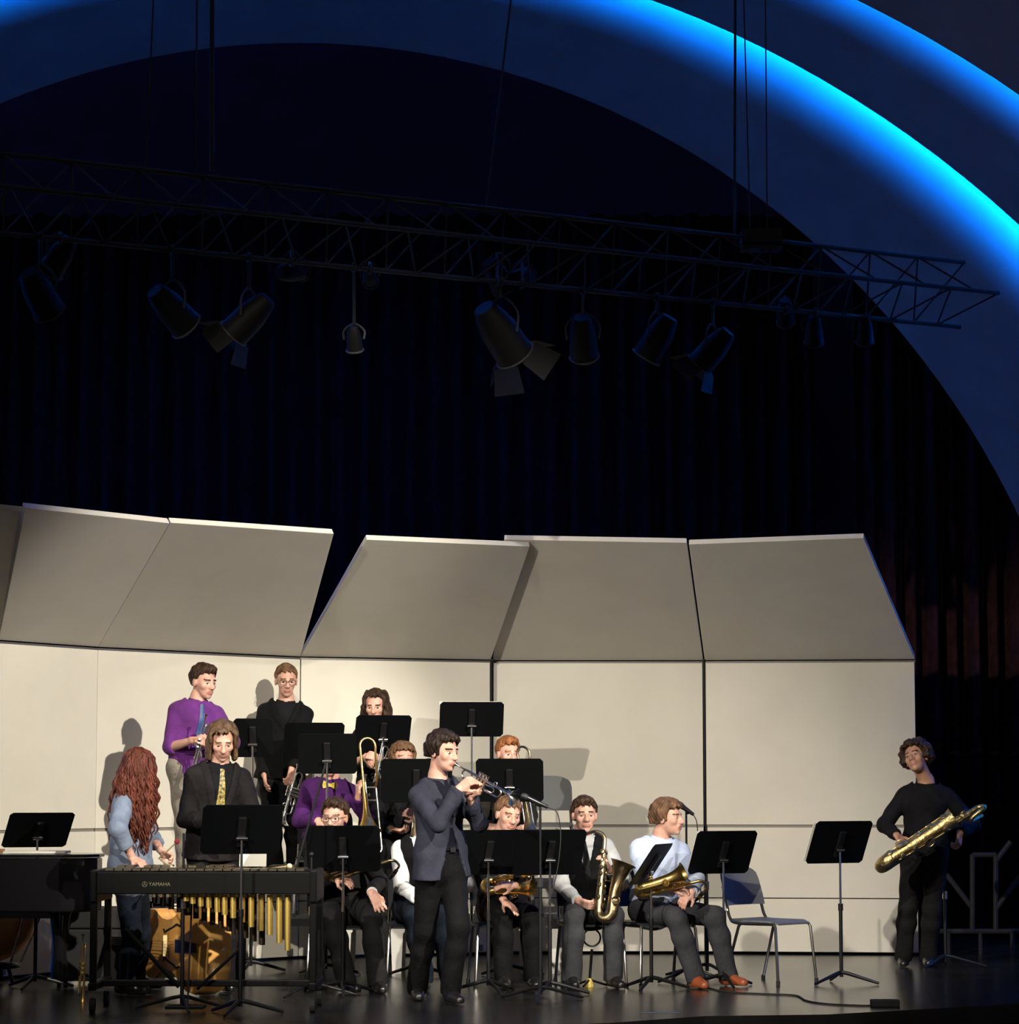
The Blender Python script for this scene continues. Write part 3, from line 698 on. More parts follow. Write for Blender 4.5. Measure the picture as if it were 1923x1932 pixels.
        return Dm
    V, Q = mesh_sdf(cap, .0058 if not keep else .0075, .016, post=hpost)
    hparts = [(V, Q, 0)]
    if st == 'longcurly':
        tb = MB(); rs = random.Random(5)
        for i in range(330):
            a = math.radians(rs.uniform(-168, 168)); zt = rs.uniform(-.02, .105); rr = .094 * math.sqrt(max(.05, 1 - ((zt - .03) / .115) ** 2))
            p0 = np.array([rr * math.sin(a), -rr * 1.15 * math.cos(a) - .012, zt])
            if p0[1] > .052: continue
            st_ = hp(*p0); L = hair['len'] * rs.uniform(.72, 1.0); out = nrm((st_ - Hc) * [1, 1, 0]); pts = []; ph = rs.uniform(0, 6); n_ = 26; fq = rs.uniform(8, 12)
            sp = rs.uniform(.25, 1.0); wvr = rs.uniform(.006, .011)
            tgt = Hc * [1, 1, 0]
            for j_ in range(n_):
                t = j_ / (n_ - 1); ph2 = ph + fq * t * 2 * math.pi * .55; amp_ = wvr * min(1, t * 4)
                spread = (.085 * math.sin(min(1, t * 1.4) * 1.57) - .02 * t) * sp
                c = st_ + out * spread + np.array([0, 0, -1.0]) * L * t * (1 if t > .12 else 1) + np.array([math.cos(ph2), math.sin(ph2), 0]) * amp_ + np.array(hair.get('drift', (0, 0, 0))) * t
                pts.append(c)
            tb.tube(pts, [.0105 * (1 - .55 * (j_ / (n_ - 1)) ** 2) for j_ in range(n_)], 5, False)
        hparts.append((np.array(tb.v), np.array(tb.f), 0))
    np_object('hair', hparts, [hm], root)
    return dict(root=root, S=S, E=E, W=Wr, K=K, N=N, P=Pc, H=Hc, hp=hp, F=F, lat=lat, up=up)
M_SHOE = mat('black_shoe_leather', (.012, .011, .011), .3, coat=.3); M_SOCK = cloth('dark_socks', (.03, .03, .035))

# ================================================================== STANDS, CHAIRS, INSTRUMENTS
def music_stand(label, cx, cy, D, yaw, tilt=28, z0=0.0, w_=.50, h=.335, pole=M_BLACKMETAL, base=True, spin=20, paper=None, zc=None):
    """desk centre at pixel (cx, cy), desk leaning away from the player towards yaw (degrees right of the camera direction)"""
    c = P(cx, cy, D); a = math.radians(yaw); tl_ = math.radians(tilt)
    ln = np.array([math.sin(a), -math.cos(a), 0]); wd = np.array([math.cos(a), math.sin(a), 0]); up = np.array([0, 0, 1.0])
    dv = up * math.cos(tl_) + ln * math.sin(tl_); dn = np.cross(wd, dv)          # dn points away from the audience side or towards it
    if dn @ ln < 0: dn = -dn
    t = thing('music_stand', label, 'music stand', (c[0], c[1], z0), group='black music stands')
    mb = MB(); r = .022
    ol = [(-w_ / 2 + r, -h / 2), (w_ / 2 - r, -h / 2), (w_ / 2, -h / 2 + r), (w_ / 2, h / 2 - r), (w_ / 2 - r, h / 2), (-w_ / 2 + r, h / 2), (-w_ / 2, h / 2 - r), (-w_ / 2, -h / 2 + r)]
    mb.prism(ol, .006, c, wd, dv); dk = mb.build('desk', M_DESK, t, bevel=.002)
    mb = MB().box(c - dv * (h / 2) - dn * .028, (w_ - .02, .06, .006), np.array([wd, dn, dv]).T); mb.build('ledge', M_DESK, dk)
    mb = MB()
    for s_ in (-1, 1): mb.box(c + dv * s_ * (h / 2 - .003) + dn * .006, (w_ - .05, .012, .006), np.array([wd, dn, dv]).T)
    mb.build('rim', M_DESK, dk)
    kc = c + dn * .03 - dv * .05
    mb = MB().box(c + dn * .014 - dv * .01, (.05, .022, .20), np.array([wd, dn, dv]).T); mb.build('bracket', M_BLACKMETAL, t, bevel=.004)
    mb = MB().tube([kc - wd * .035, kc + wd * .035], .013, 10); mb.build('pivot', M_CHROME, t)
    pz = kc[2]; pb = np.array([kc[0], kc[1], z0])
    split = z0 + (pz - z0) * .58
    mb = MB().tube([pb + up * (split - z0 - .05), kc], .0085, 10); mb.build('inner_pole', M_CHROME, t)
    mb = MB().tube([pb + up * .05, pb + up * (split - z0)], .0135, 10); mb.build('outer_pole', pole, t)
    mb = MB().tube([pb + up * (split - z0 - .03), pb + up * (split - z0 + .02)], .018, 10); mb.build('clutch', M_BLACKMETAL, t)
    if base:
        for i in range(3):
            g = math.radians(spin + 120 * i); d = np.array([math.cos(g), math.sin(g), 0])
            mb = MB().tube([pb + up * .085, pb + d * .05 + up * .075, pb + d * .27 + up * .012], [.014, .014, .010], 8); l_ = mb.build('leg', M_BLACKMETAL, t)
            mb = MB().tube([pb + d * .255 + up * .016, pb + d * .285 + up * .008], .012, 8); mb.build('foot', M_RUBBER, l_)
    if paper:
        lab, pw, ph, ox, oy = paper
        pc = c - dn * .0095 + wd * ox + dv * oy; mb = MB()
        mb.box(pc, (pw, .005, ph), np.array([wd, dn, dv]).T); solo(mb, 'sheet_music', M_PAPER, pc, lab, 'sheet music')
    return t
def mic_stand(label, px, ytop, ybase, mic_px=None, D=None, boom=None, spin=30, mat_=M_BLACKMETAL, miclabel=None, z0=0.0, cable=None):
    b0 = GZ(px, ybase, z0) if D is None else P(px, ybase, D); b0[2] = z0; D = b0[1]; tp = P(px, ytop, D); tp[0] = b0[0]; up = np.array([0, 0, 1.0])
    t = thing('microphone_stand', label, 'microphone stand', b0); H = tp[2] - z0
    mb = MB().tube([b0 + up * .04, b0 + up * H * .6], .0125, 10); mb.build('outer_pole', mat_, t)
    mb = MB().tube([b0 + up * H * .58, tp], .008, 10); mb.build('inner_pole', mat_, t)
    mb = MB().tube([b0 + up * (H * .6 - .03), b0 + up * (H * .6 + .03)], .018, 10); mb.build('clutch', M_CHROME, t)
    for i in range(3):
        g = math.radians(spin + 120 * i); d = np.array([math.cos(g), math.sin(g), 0])
        mb = MB().tube([b0 + up * .09, b0 + d * .06 + up * .08, b0 + d * .31 + up * .012], [.012, .012, .009], 8); l_ = mb.build('leg', mat_, t)
        mb = MB().tube([b0 + d * .295 + up * .015, b0 + d * .325 + up * .008], .012, 8); mb.build('foot', M_RUBBER, l_)
    end = tp
    if boom:
        e0, e1 = P(boom[0], boom[1], D - .06), P(boom[2], boom[3], D - .06); mb = MB().tube([e0, e1], .0075, 8); mb.build('boom', mat_, t)
        mb = MB().ball(tp, .02, 6); mb.build('boom_clamp', mat_, t); end = e1
    if mic_px:
        m0, m1 = P(mic_px[0], mic_px[1], D - .01), P(mic_px[2], mic_px[3], D - .01); d = nrm(m1 - m0)
        q = thing('microphone', miclabel, 'microphone', (m0 + m1) / 2)
        mb = MB().lathe([(0, 0), (.017, .004), (.0245, .02), (.0245, .035), (.019, .050)], m0, d, 14); mb.build('grille', mat('mic_grille', (.05, .05, .055), .5, .7, bump=(400, .5, .003)), q)
        mb = MB().lathe([(.021, .047), (.018, .06), (.012, max(.12, np.linalg.norm(m1 - m0))), (0, max(.12, np.linalg.norm(m1 - m0)))], m0, d, 12); mb.build('handle', M_EBON, q)
        mb = MB().tube([tp - up * .01, m0 + d * .10 + [0, 0, -.012]], .012, 8); mb.build('mic_clip', M_EBON, t)
    if cable:
        pts = [P(x, y, D - .02 + z) for x, y, z in cable]
        solo(MB().tube(smoothpath(pts, 6), .0035, 6), 'microphone_cable', M_RUBBER, pts[-1], label.replace('microphone stand', 'microphone cable'), 'cable')
    return t
M_SEAT = mat('chair_shell_grey', (.15, .155, .16), .6, bump=(200, .1, .002), spec=.15); M_SEATD = mat('chair_shell_black', (.02, .021, .024), .45)
M_TUBE = mat('chair_tube', (.30, .29, .27), .28, 1.0)
def chair(label, loc, rz, shell=M_SEAT, tube=M_TUBE):
    """faces local -y"""
    t = thing('chair', label, 'chair', loc, rz, 'stacking chairs', wl=False)
    def panel(fn, nu=9, nv=7, th=.012):
        V = []; F_ = []
        for s_ in (0, 1):
            for j in range(nv):
                for i in range(nu): V.append(np.array(fn(i / (nu - 1) * 2 - 1, j / (nv - 1), s_ * th)))
        o = nu * nv
        for j in range(nv - 1):
            for i in range(nu - 1):
                a = j * nu + i; F_ += [(a, a + 1, a + nu + 1, a + nu), (o + a + nu, o + a + nu + 1, o + a + 1, o + a)]
        for i in range(nu - 1): F_ += [(i, o + i, o + i + 1, i + 1), ((nv - 1) * nu + i + 1, o + (nv - 1) * nu + i + 1, o + (nv - 1) * nu + i, (nv - 1) * nu + i)]
        for j in range(nv - 1): F_ += [(j * nu + nu, o + j * nu + nu, o + j * nu, j * nu), (j * nu + nu - 1, o + j * nu + nu - 1, o + j * nu + 2 * nu - 1, j * nu + 2 * nu - 1)]
        return MB().add(V, F_, True)
    def seatf(u, v, s): 
        w_ = .215 * (1 - .16 * (abs(v * 2 - 1) ** 6)); return (u * w_, -.22 + .43 * v, .445 - .012 * (1 - u * u) * math.sin(v * 3.1) - .03 * max(0, .15 - v) * 4 + .02 * max(0, v - .8) * 5 * .3 - s)
    def backf(u, v, s):
        w_ = .215 * (1 - .25 * max(0, v - .55) ** 2 * 3 - .10 * max(0, .2 - v)); return (u * w_, .215 + .09 * v + .035 * (1 - u * u) - s, .545 + .28 * v - .03 * (abs(u) ** 4) * (v > .8) * (v - .8) * 5)
    panel(seatf).build('seat', shell, t, local=True); panel(backf).build('backrest', shell, t, local=True)
    for s_ in (-1, 1):
        MB().tube([(s_ * .20, -.19, .425), (s_ * .205, -.21, .40), (s_ * .225, -.245, .012)], .011, 8).build('leg', tube, t, local=True)
        MB().tube([(s_ * .195, .10, .425), (s_ * .205, .12, .40), (s_ * .225, .235, .012)], .011, 8).build('leg', tube, t, local=True)
        MB().tube(smoothpath([(s_ * .20, -.19, .422), (s_ * .205, .13, .422), (s_ * .205, .20, .46), (s_ * .20, .232, .56), (s_ * .195, .27, .68)], 5), .011, 8).build('side_rail', tube, t, local=True)
        for x, y in ((.225, -.245), (.225, .235)): MB().tube([(s_ * x, y, .001), (s_ * x, y, .03)], .015, 8).build('foot_cap', M_RUBBER, t, local=True)
    MB().tube([(-.20, .0, .422), (.20, .0, .422)], .009, 8).build('cross_bar', tube, t, local=True)
    return t

def xf(O, X, Y, Z):
    R = np.array([X, Y, Z]).T; O = np.asarray(O, float); return lambda p: O + R @ np.asarray(p, float)
def saxophone(label, top, bottom, belldir, kind='tenor', mt=M_BRASS, curve=True, neckflip=1, group='saxophones'):
    """top: upper end of the body tube, bottom: lowest point of the bow; belldir: side of the bell"""
    top, bottom = np.asarray(top, float), np.asarray(bottom, float); Z = nrm(top - bottom); X = np.asarray(belldir, float); X = nrm(X - (X @ Z) * Z); Y = np.cross(Z, X)
    L0 = np.linalg.norm(top - bottom); T = xf(top, X, Y, Z)
    sc = {'alto': .82, 'tenor': 1.0, 'bari': 1.5}[kind]; bw = .052 * sc; L = L0 - bw - .036 * sc
    t = thing('saxophone', label, 'saxophone', bottom, group=group)
    MB().tube([T((0, 0, -z * L)) for z in np.linspace(0, 1, 14)], [(.0135 + .0185 * z) * sc for z in np.linspace(0, 1, 14)], 16).build('body_tube', mt, t)
    ang = np.linspace(math.pi, 2 * math.pi, 13); MB().tube([T((bw + bw * math.cos(a), 0, -L + bw * math.sin(a))) for a in ang], [(.032 + .007 * i / 12) * sc for i in range(13)], 16).build('bow', mt, t)
    bl = {'alto': .30, 'tenor': .34, 'bari': .56}[kind]; zz = np.linspace(0, 1, 16)
    fl = .45 if kind == 'bari' else 1.0; rb = [(.039 + .010 * z * fl + fl * .034 * max(0, z - .55) ** 2 / .2 + fl * .012 * (z > .97)) * sc * (.86 if kind == 'bari' else 1) for z in zz]
    bell = MB(); pts = [T((2 * bw + .05 * sc * z * z, 0, -L + bl * z)) for z in zz]; bell.tube(pts, rb, 20, False)
    bell.tube(pts[::-1], [r_ - .003 for r_ in rb][::-1], 20, False); bo = bell.build('bell', mt, t)
    d = nrm(pts[-1] - pts[-2]); MB().torus(pts[-1], d, rb[-1], .0035, 25, 6).build('bell_rim', mt, bo)
    MB().tube([T((.02 * sc, 0, -L + bl * .62)), T((2 * bw - .02, 0, -L + bl * .62))], .006, 6).build('body_brace', mt, t)
    s_ = neckflip
    if kind == 'bari':
        path = smoothpath([T(q) for q in ((0, 0, 0), (0, 0, .03), (.02, .015, .06), (.055, .03, .055), (.065, .04, .015), (.05, .045, -.05), (.03, .055, -.08), (-.005, .06, -.06), (-.03, .06, -.02), (-.06, .06, .02), (-.10, .055, .045), (-.13, .05, .04))], 5)
    else:
        path = smoothpath([T(q) for q in ((0, 0, 0), (-.003 * s_, 0, .04 * sc), (-.03 * s_, 0, .075 * sc), (-.09 * s_, 0, .085 * sc), (-.15 * s_ * sc, 0, .062 * sc), (-.185 * s_ * sc, 0, .03 * sc))], 6)
    n_ = len(path); MB().tube(path, [(.0135 - .005 * i / n_) * sc for i in range(n_)], 12).build('neck', mt, t)
    e = path[-1]; d = nrm(path[-1] - path[-2]); MB().lathe([(0, -.02), (.013, -.02), (.0145, .0), (.0135, .05), (.006, .085), (0, .086)], e, d, 12).build('mouthpiece', M_EBON, t)
    MB().lathe([(.0152, .012), (.0158, .014), (.0156, .04), (.0148, .042)], e, d, 12).build('ligature', mt, t)
    # key cups, rods, guards
    R_ = lambda z: (.0135 + .0185 * z) * sc
    for i, z in enumerate(np.linspace(.14, .93, 9)):
        sd = Y * (.35 if i % 2 else -.2) + X * .9; sd = nrm(sd); c = T((0, 0, -z * L)) + sd * (R_(z) + .004); r_ = (.011 + .012 * z) * sc
        k_ = MB().lathe([(0, .010), (r_ * .5, .010), (r_, .006), (r_, 0), (0, 0)], c, sd, 14); kc = k_.build('key_cup', mt, t)
        MB().disc(c + sd * .010, sd, r_ * .4, .003, 10).build('pearl', M_PEARL, kc)
    if kind == 'bari':                       # stack keys and guards on the side towards the audience
        for i, z in enumerate(np.linspace(.06, .92, 9)):
            c = np.array(pts[int(z * 15)]); sd = nrm(X * .8 + Y * (.75 if i % 2 else -.75)); rr = rb[int(z * 15)]; kk = c + sd * (rr + .003)
            kq = MB().lathe([(0, .012), (.016, .011), (.024, .006), (.024, 0)], kk, sd, 14).build('key_cup', mt, t); MB().torus(kk + sd * .013, sd, .015, .003, 15, 5).build('key_ring', mt, kq)
        for yy in (-.9, .9): MB().tube([np.array(pts[1]) + Y * yy * rb[1] + X * .025, np.array(pts[13]) + Y * yy * rb[13] + X * .025], .004, 6).build('key_rod', mt, t)
    for i, z in enumerate((.12, .24, .36, .45, .62, .80)):
        c = T((0, 0, -z * L)) - Y * (R_(z) + .004); MB().lathe([(0, .012), (.014 * sc, .010), (.018 * sc, .005), (.018 * sc, 0)], c, -Y, 14).build('side_key', mt, t)
    for a, b_, yy in ((.08, .52, .7), (.40, .95, .75), (.15, .85, -.8)):
        MB().tube([T((R_(a) * .8 + .006, R_(a) * yy, -a * L)), T((R_(b_) * .8 + .006, R_(b_) * yy, -b_ * L))], .0032, 6).build('key_rod', mt, t)
    for z, yy in ((.25, -1), (.55, 1)):
        c = np.array(pts[int(z * 15)]); sd = nrm(Y * yy * .8 + X * .6); rr = rb[int(z * 15)]; kk = c + sd * (rr + .006)
        MB().lathe([(0, .010), (.024 * sc, .008), (.030 * sc, .003), (.030 * sc, 0)], kk, sd, 16).build('bell_key', mt, t)
        MB().torus(kk + sd * .016, sd, .026 * sc, .003, 17, 5).build('key_guard', mt, t)
    return t
def trumpet(label, mouth, bell, upv=(0, 0, 1), mt=M_BRASS, mute=False):
    mouth, bell = np.asarray(mouth, float), np.asarray(bell, float); X = nrm(bell - mouth); Z = np.asarray(upv, float); Z = nrm(Z - (Z @ X) * X); Y = np.cross(Z, X); T = xf(mouth, X, Y, Z)
    t = thing('trumpet', label, 'trumpet', (mouth + bell) / 2, group='trumpets'); tr = lambda q: [T(p) for p in q]
    MB().lathe([(0, .004), (.0135, 0), (.0125, .006), (.006, .02), (.0045, .06), (.0052, .085)], mouth, X, 14).build('mouthpiece', M_SILVER, t)
    MB().tube(tr([(.07, 0, 0), (.36, 0, 0)]), .0062, 10).build('lead_pipe', mt, t)
    a = np.linspace(math.pi / 2, -math.pi / 2, 9); MB().tube(tr([(.30, 0, 0)] + [(.37 + .028 * math.cos(q), 0, -.028 + .028 * math.sin(q)) for q in a] + [(.275, 0, -.056)]), .0068, 10).build('tuning_slide', mt, t)
    bt = [(.19, .0, -.056), (.10, .012, -.056)] + [(.09 + .028 * math.cos(q), .02 + .0, -.028 + .028 * math.sin(q)) for q in np.linspace(-math.pi / 2, -3 * math.pi / 2, 9)] + [(.15, .022, 0), (.25, .022, 0)]
    MB().tube(tr(bt), .0062, 10).build('bell_crook', mt, t)
    zz = np.linspace(0, 1, 14); rb = [.0065 + .004 * z + .050 * z ** 7 for z in zz]; b_ = MB(); pts = tr([(.25 + .235 * z, .022, 0) for z in zz]); b_.tube(pts, rb, 20, False); b_.tube(pts[::-1], [r_ - .0012 for r_ in rb][::-1], 20, False); bo = b_.build('bell', mt, t)
    MB().torus(pts[-1], X, rb[-1], .002, 25, 6).build('bell_rim', mt, bo)
    for i in range(3):
        x = .195 + .028 * i; v = MB().lathe([(0, -.098), (.007, -.098), (.0115, -.09), (.0115, .022), (.0125, .024), (.0125, .034), (0, .036)], T((x, .008, 0)), Z, 14).build('valve', mt, t)
        MB().lathe([(.0025, .03), (.0025, .056), (.008, .057), (.008, .062), (0, .063)], T((x, .008, 0)), Z, 10).build('finger_button', M_PEARL, v)
    MB().tube(tr([(.265, .008, -.02)] + [(.31 + .016 * math.cos(q), .03, -.02 - .016 + .016 * math.sin(q)) for q in np.linspace(math.pi / 2, -math.pi / 2, 7)] + [(.265, .008, -.052)]), .005, 8).build('valve_slide', mt, t)
    MB().torus(T((.33, 0, .016)), Y, .012, .0022, 15, 5).build('finger_ring', mt, t)
    return t
def trombone(label, mouth, tip, upv, mt=M_BRASS):
    mouth, tip = np.asarray(mouth, float), np.asarray(tip, float); X = nrm(tip - mouth); Z = np.asarray(upv, float); Z = nrm(Z - (Z @ X) * X); Y = np.cross(Z, X); T = xf(mouth, X, Y, Z); L = np.linalg.norm(tip - mouth)
    t = thing('trombone', label, 'trombone', (mouth + tip) / 2, group='trombones'); tr = lambda q: [T(p) for p in q]
    MB().lathe([(0, .006), (.019, 0), (.017, .01), (.007, .03), (.006, .08)], mouth, X, 14).build('mouthpiece', M_SILVER, t)
    MB().tube(tr([(.06, 0, 0), (L - .04, 0, 0)] + [(L - .04 + .04 * math.cos(q), 0, -.04 + .04 * math.sin(q)) for q in np.linspace(math.pi / 2, -math.pi / 2, 9)] + [(.10, 0, -.08)]), .0078, 10).build('slide', M_SILVER, t)
    for x in (.10, .20): MB().tube(tr([(x, 0, 0), (x, 0, -.08)]), .006, 8).build('slide_brace', M_SILVER, t)
    MB().tube(tr([(.10, 0, -.08), (.05, .05, -.08), (-.15, .08, -.08)] + [(-.20 + .06 * math.cos(q), .10, -.02 + .06 * math.sin(q)) for q in np.linspace(-math.pi / 2, -3 * math.pi / 2, 11)] + [(-.10, .10, .04), (.05, .10, .04)]), .009, 10).build('tuning_crook', mt, t)
    zz = np.linspace(0, 1, 16); rb = [.009 + .016 * z + .080 * z ** 5 for z in zz]; b_ = MB(); pts = tr([(.05 + .42 * z, .10, .04) for z in zz]); b_.tube(pts, rb, 22, False); b_.tube(pts[::-1], [r_ - .0015 for r_ in rb][::-1], 22, False); bo = b_.build('bell', mt, t)
    MB().torus(pts[-1], X, rb[-1], .003, 27, 6).build('bell_rim', mt, bo)
    return t

# ================================================================== THE BAND
K_BLACK = cloth('black_suiting', (.0055, .0055, .0065)); K_BLACK2 = cloth('charcoal_suiting', (.013, .0115, .0125)); K_NAVY = cloth('navy_blazer', (.032, .034, .052)); K_TEE = cloth('dark_navy_tee', (.006, .006, .012))
K_PURPLE = cloth('purple_shirt_cloth', (.115, .022, .165)); K_PURPLE2 = cloth('deep_purple_shirt_cloth', (.060, .014, .095)); K_TUNIC = cloth('grey_blue_knit', (.175, .215, .30)); K_WHITE = cloth('white_shirt_cloth', (.74, .74, .76), .06)
K_SKY = cloth('pale_blue_shirt_cloth', (.52, .60, .78), .08); K_GREYSH = cloth('light_grey_shirt_cloth', (.40, .41, .42), .08); K_LAV = cloth('lavender_shirt_cloth', (.52, .47, .75), .08)
K_GREYTR = cloth('grey_trouser_cloth', (.045, .045, .052)); K_DKGREY = cloth('dark_grey_trouser_cloth', (.014, .0135, .0145)); K_JEANS = cloth('dark_jeans', (.009, .013, .022)); K_KHAKI = cloth('grey_khaki', (.26, .23, .19))
K_BLACKSH = cloth('black_shirt_cloth', (.008, .008, .010)); K_TAUPE = cloth('dark_taupe_jacket', (.020, .017, .016)); K_TEAL = cloth('teal_cuff_cloth', (.02, .09, .11))
K_BLUETIE = mat('blue_tie_silk', (.02, .055, .18), .5); K_YELLOW = mat('yellow_bow_silk', (.80, .60, .06), .5, noise=(60, (.55, .38, .03), (.85, .7, .2)))
K_GOLDTIE = mat('gold_patterned_silk', (.4, .32, .08), .5, noise=(55, (.02, .02, .015), (.48, .37, .11)))
H_DKBROWN = hair_mat('dark_brown', (.040, .022, .014)); H_BROWN = hair_mat('brown', (.13, .070, .038)); H_AUBURN = hair_mat('auburn', (.095, .026, .016)); H_GINGER = hair_mat('ginger', (.26, .10, .035)); H_BLACKB = hair_mat('black_brown', (.022, .014, .011)); H_LBROWN = hair_mat('light_brown', (.11, .066, .038))
K_BROWNSHOE = mat('tan_shoe_leather', (.30, .075, .025), .4)
FWD = (0, -1)
PP = {}
PP['solo'] = person('standing person in navy blazer playing a trumpet at the front of the band', 18.05, 0, (826, 1472, -.02), (832, 1622, 0), (836, 1415, -.06), (.72, -.62, -.14), (.62, -.78),
    (866, 1489, -.30), (886, 1501, -.24), (785, 1575, -.22), (925, 1590, -.05), (787, 1862), (850, 1868), (850, 1740, -.6), (915, 1740, -.5), ht=1.79, top=K_NAVY, under=K_TEE, trousers=K_BLACK, vopen=.40, open_front=True, hem=.06,
    hand_r=dict(d=(.80, -.15, .62), n=(.35, .75, -.5), curl=1.1, thumb=.7), hand_l=dict(d=(.55, -.2, .80), n=(-.1, -.85, .2), curl=1.2), hair=dict(style='mop', mat=H_BLACKB, fringe=.060, vol=.014, amp=.005, ycut=.030), collar=K_NAVY, toe_r=(.1, -1), toe_l=(.45, -1), belt=True)
PP['bari'] = person('person in black shirt with head tilted, standing at the far right with large saxophone', 21.45, 0, (1748, 1480, 0), (1745, 1600, 0), (1729, 1428, -.06), (-.50, -.80, .22), (-.15, -1),
    (1692, 1576, -.26), (1812, 1572, -.24), (1668, 1545, .05), (1838, 1545, .05), (1705, 1803), (1752, 1802), hup=(-.30, .1, .95), ht=1.80, top=K_BLACKSH, trousers=K_DKGREY, skin=M_SKIN2,
    hand_r=dict(d=(.45, -.1, -.75), n=(.6, -.5, .3), curl=.7), hand_l=dict(d=(-.2, -.3, -.85), n=(-.7, .5, 0), curl=1.2), hair=dict(style='curlymop', mat=H_DKBROWN, vol=.018, amp=.007, fringe=.06, ycut=.035))
PP['alto'] = person('seated person in pale blue shirt and tan shoes, looking away to the right', 19.70, 0, (1247, 1581, 0), (1233, 1706, .05), (1259, 1540, -.03), (.88, -.42, -.02), (.35, -.94),
    (1268, 1680, -.34), (1304, 1682, -.36), (1176, 1668, -.02), (1332, 1665, -.05), (1312, None, 19.38), (1374, None, 19.60), (1308, 1650, -.7), (1385, 1640, -.4), top=K_SKY, trousers=K_GREYTR, seated=True, sleeve=1.0,
    hand_r=dict(d=(.9, -.25, .1), n=(.1, -.2, -1), curl=.9), hand_l=dict(d=(-.5, -.4, -.5), n=(-.3, .2, -1), curl=.8), hair=dict(style='mop', mat=H_BROWN, vol=.013, amp=.005, fringe=.056, ycut=.028), shoes=K_BROWNSHOE, toe_r=(.35, -.9), toe_l=(.65, -.75), skin=M_SKIN, belt=True)
PP['vest'] = person('seated person in black vest over grey sleeves, holding a dull worn saxophone upright', 19.75, 0, (1098, 1579, 0), (1112, 1706, .05), (1103, 1535, -.04), (.12, -.98, -.04), (.08, -1),
    (1090, 1700, -.38), (1150, 1640, -.30), (1036, 1660, -.05), (1180, 1665, -.05), (1080, None, 19.40), (1157, None, 19.42), (1080, 1660, -.7), (1172, 1660, -.7), top=K_BLACK, under=K_GREYSH, vest=K_BLACK, trousers=K_GREYTR, seated=True, vopen=.50,
    hand_r=dict(d=(.85, -.3, -.3), n=(.2, .6, .4), curl=1.0), hand_l=dict(d=(-.3, -.4, .8), n=(-.8, 0, -.2), curl=1.0), hair=dict(style='short', mat=H_DKBROWN, vol=.013, amp=.004, fringe=.050, quiff=True), tie=K_DKGREY, toe_l=(.35, -1), collar=K_GREYSH)
PP['clasp'] = person('seated person in dark jacket and lavender shirt with hands crossed over a saxophone', 19.70, 0, (948, 1580, 0), (948, 1706, .05), (959, 1534, -.05), (.36, -.9, -.22), (.12, -1),
    (950, 1697, -.40), (972, 1670, -.47), (884, 1675, -.08), (1026, 1692, -.08), (950, None, 19.36), (1006, None, 19.38), (962, 1660, -.7), (1018, 1660, -.7), hup=(.12, 0, 1), top=K_BLACK, under=K_LAV, trousers=K_BLACK, seated=True, vopen=.35,
    hand_r=dict(d=(.70, -.4, -.58), n=(-.4, .2, -.8), curl=.25), hand_l=dict(d=(-.95, -.2, .05), n=(0, .5, -.8), curl=.55), hair=dict(style='short', mat=H_BROWN, vol=.012, amp=.004, fringe=.050))
PP['specs'] = person('seated person with glasses in a black suit behind the front left music stand', 19.35, 0, (633, 1584, 0), (650, 1704, .05), (632, 1539, -.04), (-.25, -.95, -.12), (-.08, -1),
    (632, 1654, -.34), (702, 1684, -.36), (566, 1675, -.05), (732, 1665, -.02), (653, None, 18.98), (713, None, 18.95), (606, 1660, -.7), (716, 1660, -.7), top=K_BLACK2, under=K_WHITE, trousers=K_DKGREY, seated=True, vopen=.35, cuff=K_WHITE,
    hand_r=dict(d=(.85, -.3, -.25), n=(0, .5, -.8), curl=.55), hand_l=dict(d=(.45, -.45, -.75), n=(0, .6, -.5), curl=.25, spread=1.6), hair=dict(style='short', mat=H_DKBROWN, vol=.014, amp=.005, fringe=.058, quiff=True), glasses=True, tie=K_BLACK, toe_r=(.55, -.85), toe_l=(.25, -1))
PP['sleeve'] = person('seated person in dark vest with one white sleeve showing, mostly hidden by the trumpet soloist', 19.50, 0, (800, 1582, 0), (790, 1706, .05), (806, 1536, -.03), (0, -1, 0), (.05, -1),
    (787, 1693, -.34), (850, 1692, -.3), (744, 1672, -.04), (890, 1660, 0), (800, None, 19.12), (848, None, 19.12), (786, 1660, -.7), (840, 1660, -.7), top=K_BLACK, under=K_WHITE, vest=K_BLACK, trousers=K_JEANS, seated=True, vopen=.5,
    hand_r=dict(d=(.45, -.35, -.85), n=(.6, .5, -.2), curl=.25), hand_l=dict(d=(0, -.5, -.8), n=(0, .5, -.8), curl=.4), hair=dict(style='short', mat=H_BROWN))
PP['red'] = person('person with very long curly auburn hair and grey-blue tunic leaning over the vibraphone', 18.50, 0, (248, 1494, 0), (246, 1642, 0), (262, 1449, -.03), (.88, .22, -.42), (.93, -.20),
    (250, 1619, -.24), (303, 1604, .12), (226, 1610, -.42), (288, 1590, .35), (238, 1853), (258, 1843), (330, 1750, 0), (330, 1750, .1), ht=1.66, shw=.150, top=K_TUNIC, trousers=K_JEANS, sleeve=.62, loose=.018, tunic=.04, bulk=.98,
    hand_r=dict(d=(.80, -.45, -.35), n=(.1, .2, -1), curl=1.0), hand_l=dict(d=(.8, .1, -.5), n=(-.3, -.6, -.7), curl=1.2), hair=dict(style='longcurly', mat=H_AUBURN, len=.58, vol=.016, amp=.006, drift=(-.02, 0, 0), fringe=.062, ycut=.045))
